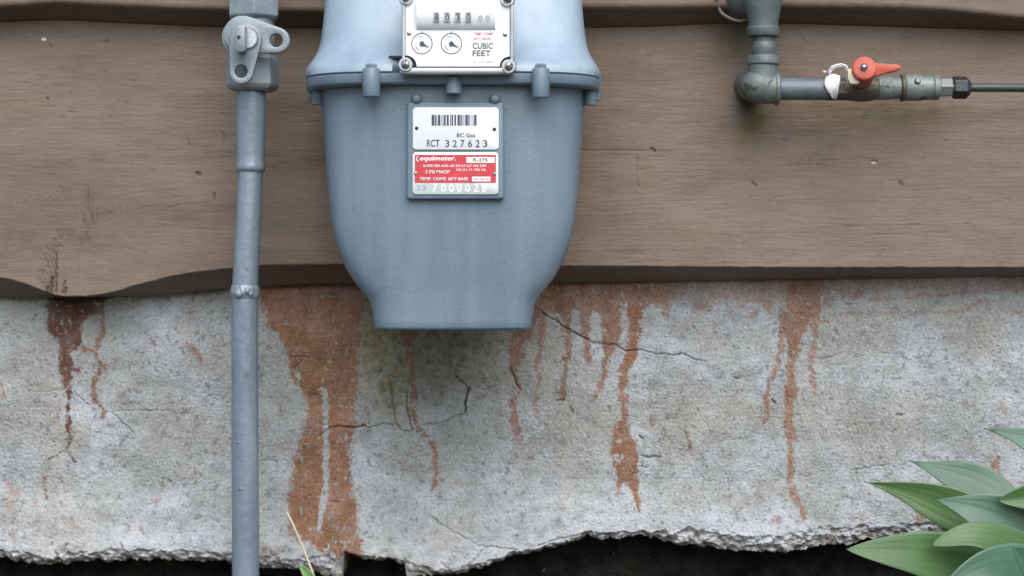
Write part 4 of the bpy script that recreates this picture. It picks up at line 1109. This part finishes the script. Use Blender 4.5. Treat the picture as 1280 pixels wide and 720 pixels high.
LB, LG = M['leaf_blue'], M['leaf_green']
def hl(mid, hw, mat, **kw):
    o = leaf(mid, hw, mat, parent=hosta, **kw)
    b0 = at(*mid[0]); root = PC + Vector((random.Random(kw.get('seed', 1)).uniform(-.03, .03), random.Random(kw.get('seed', 1) + 7).uniform(-.03, .03), 0))
    m_ = (b0 + root) / 2 + Vector((0, 0, .01))
    s_ = MB().tube([root, m_, b0, b0 + (at(*mid[1]) - b0) * .3], [.006, .005, .004, .002], 10).build('leaf_stalk', LG, hosta)
    o.matrix_parent_inverse = Matrix.Translation(PC).inverted()
    return o
hl([(1290, 712, -.26), (1225, 706, -.28), (1140, 692, -.30), (1057, 687, -.31)], 34, LG, ea=.85, eb=1.15, seed=1, roll=8, fold=.10)
hl([(1268, 668, -.20), (1205, 642, -.20), (1140, 617, -.20), (1080, 602, -.19)], 27, LG, eb=1.8, ea=1.0, seed=2, roll=-14, fold=.18)
hl([(1282, 640, -.17), (1230, 610, -.16), (1180, 590, -.15), (1136, 576, -.14)], 26, LB, eb=1.8, ea=1.0, seed=3, roll=10, fold=.15)
hl([(1330, 694, -.25), (1270, 660, -.26), (1215, 636, -.26), (1166, 624, -.25)], 34, LB, eb=1.8, ea=1.0, seed=4, roll=4, fold=.16)
hl([(1330, 705, -.28), (1270, 682, -.30), (1215, 669, -.31), (1164, 682, -.31)], 21, LG, seed=5, roll=16, fold=.12)
hl([(1350, 735, -.30), (1290, 712, -.34), (1235, 712, -.36), (1180, 734, -.37)], 30, LB, seed=6, roll=6, fold=.15)
hl([(1370, 620, -.18), (1325, 572, -.17), (1280, 548, -.16), (1230, 536, -.15)], 24, LB, eb=1.8, ea=1.0, seed=7, roll=6, fold=.15)
hl([(1380, 690, -.24), (1340, 640, -.26), (1300, 622, -.27), (1248, 626, -.27)], 26, LG, seed=8, roll=-8, fold=.2)
hl([(1330, 770, -.34), (1305, 730, -.38), (1285, 705, -.39), (1266, 684, -.40)], 22, LB, seed=9, roll=10, fold=.2)
hl([(1310, 690, -.24), (1280, 660, -.22), (1262, 638, -.22), (1252, 622, -.21)], 16, LB, seed=15, roll=20, fold=.3)
# the rest of the rosette, outside the picture
for i, (a_, el_, L_) in enumerate(((20, 35, .25), (-25, 30, .27), (-65, 28, .26), (-105, 25, .27), (55, 45, .2), (-140, 22, .22), (0, 60, .22))):
    d_ = Vector((math.cos(R(a_)) * math.cos(R(el_)), math.sin(R(a_)) * math.cos(R(el_)) * .8, math.sin(R(el_))))
    P0 = PC + Vector((0, 0, .03)) + d_ * .06
    pts = [P0, P0 + d_ * L_ * .4 + Vector((0, 0, .015)), P0 + d_ * L_ * .75, P0 + d_ * L_ * 1.0 - Vector((0, 0, .03))]
    mid = []
    for p in pts:
        k = (D + p.y) / D; mid.append((p.x / (S * k) + 640, 360 - (p.z - H) / (S * k), p.y))
    hl(mid, 32, LB if i % 2 else LG, seed=20 + i, fold=.2)

# ------------------------------------------------------------------ weed and dry stalk at the foot of the riser
p0 = at(402, 780, -.12); p0.z = 0
stalk = MB().tube([p0, at(398, 735, -.118), at(391, 716, -.116), at(384, 698, -.114), at(379, 685, -.113), at(374, 674, -.112), at(367, 657, -.11), at(361, 645, -.108), at(357, 639, -.107)],
                  [.0013, .0012, .0011, .0011, .0011, .0012, .0010, .0010, .0007], 8).build('dry_grass_stalk', M['straw'], None, angle=80)
tag(stalk, 'thin dry straw-coloured stalk leaning in front of the wide rust stain', 'stalk')
weed = empty('weed_sprig', Vector((p0.x - .01, p0.y, 0)), 'small green weed leaf tip at the bottom edge beside the dry stalk', 'weed')
for k_, mid in enumerate(([(400, 760, -.135), (392, 735, -.135), (384, 718, -.134), (374, 707, -.132)], [(404, 775, -.13), (418, 755, -.13), (430, 740, -.128), (440, 735, -.126)], [(398, 770, -.14), (380, 755, -.145), (366, 742, -.15), (352, 740, -.152)])):
    o = leaf(mid, 8, M['weed'], seed=40 + k_, parent=weed, n=16, m=9)
    o.matrix_parent_inverse = Matrix.Translation(weed.location).inverted()
b0 = at(400, 765, -.135)
MB().tube([Vector((p0.x - .01, p0.y, 0)), b0.lerp(p0, .4), b0], .0014, 8).build('stem', M['weed'], weed)
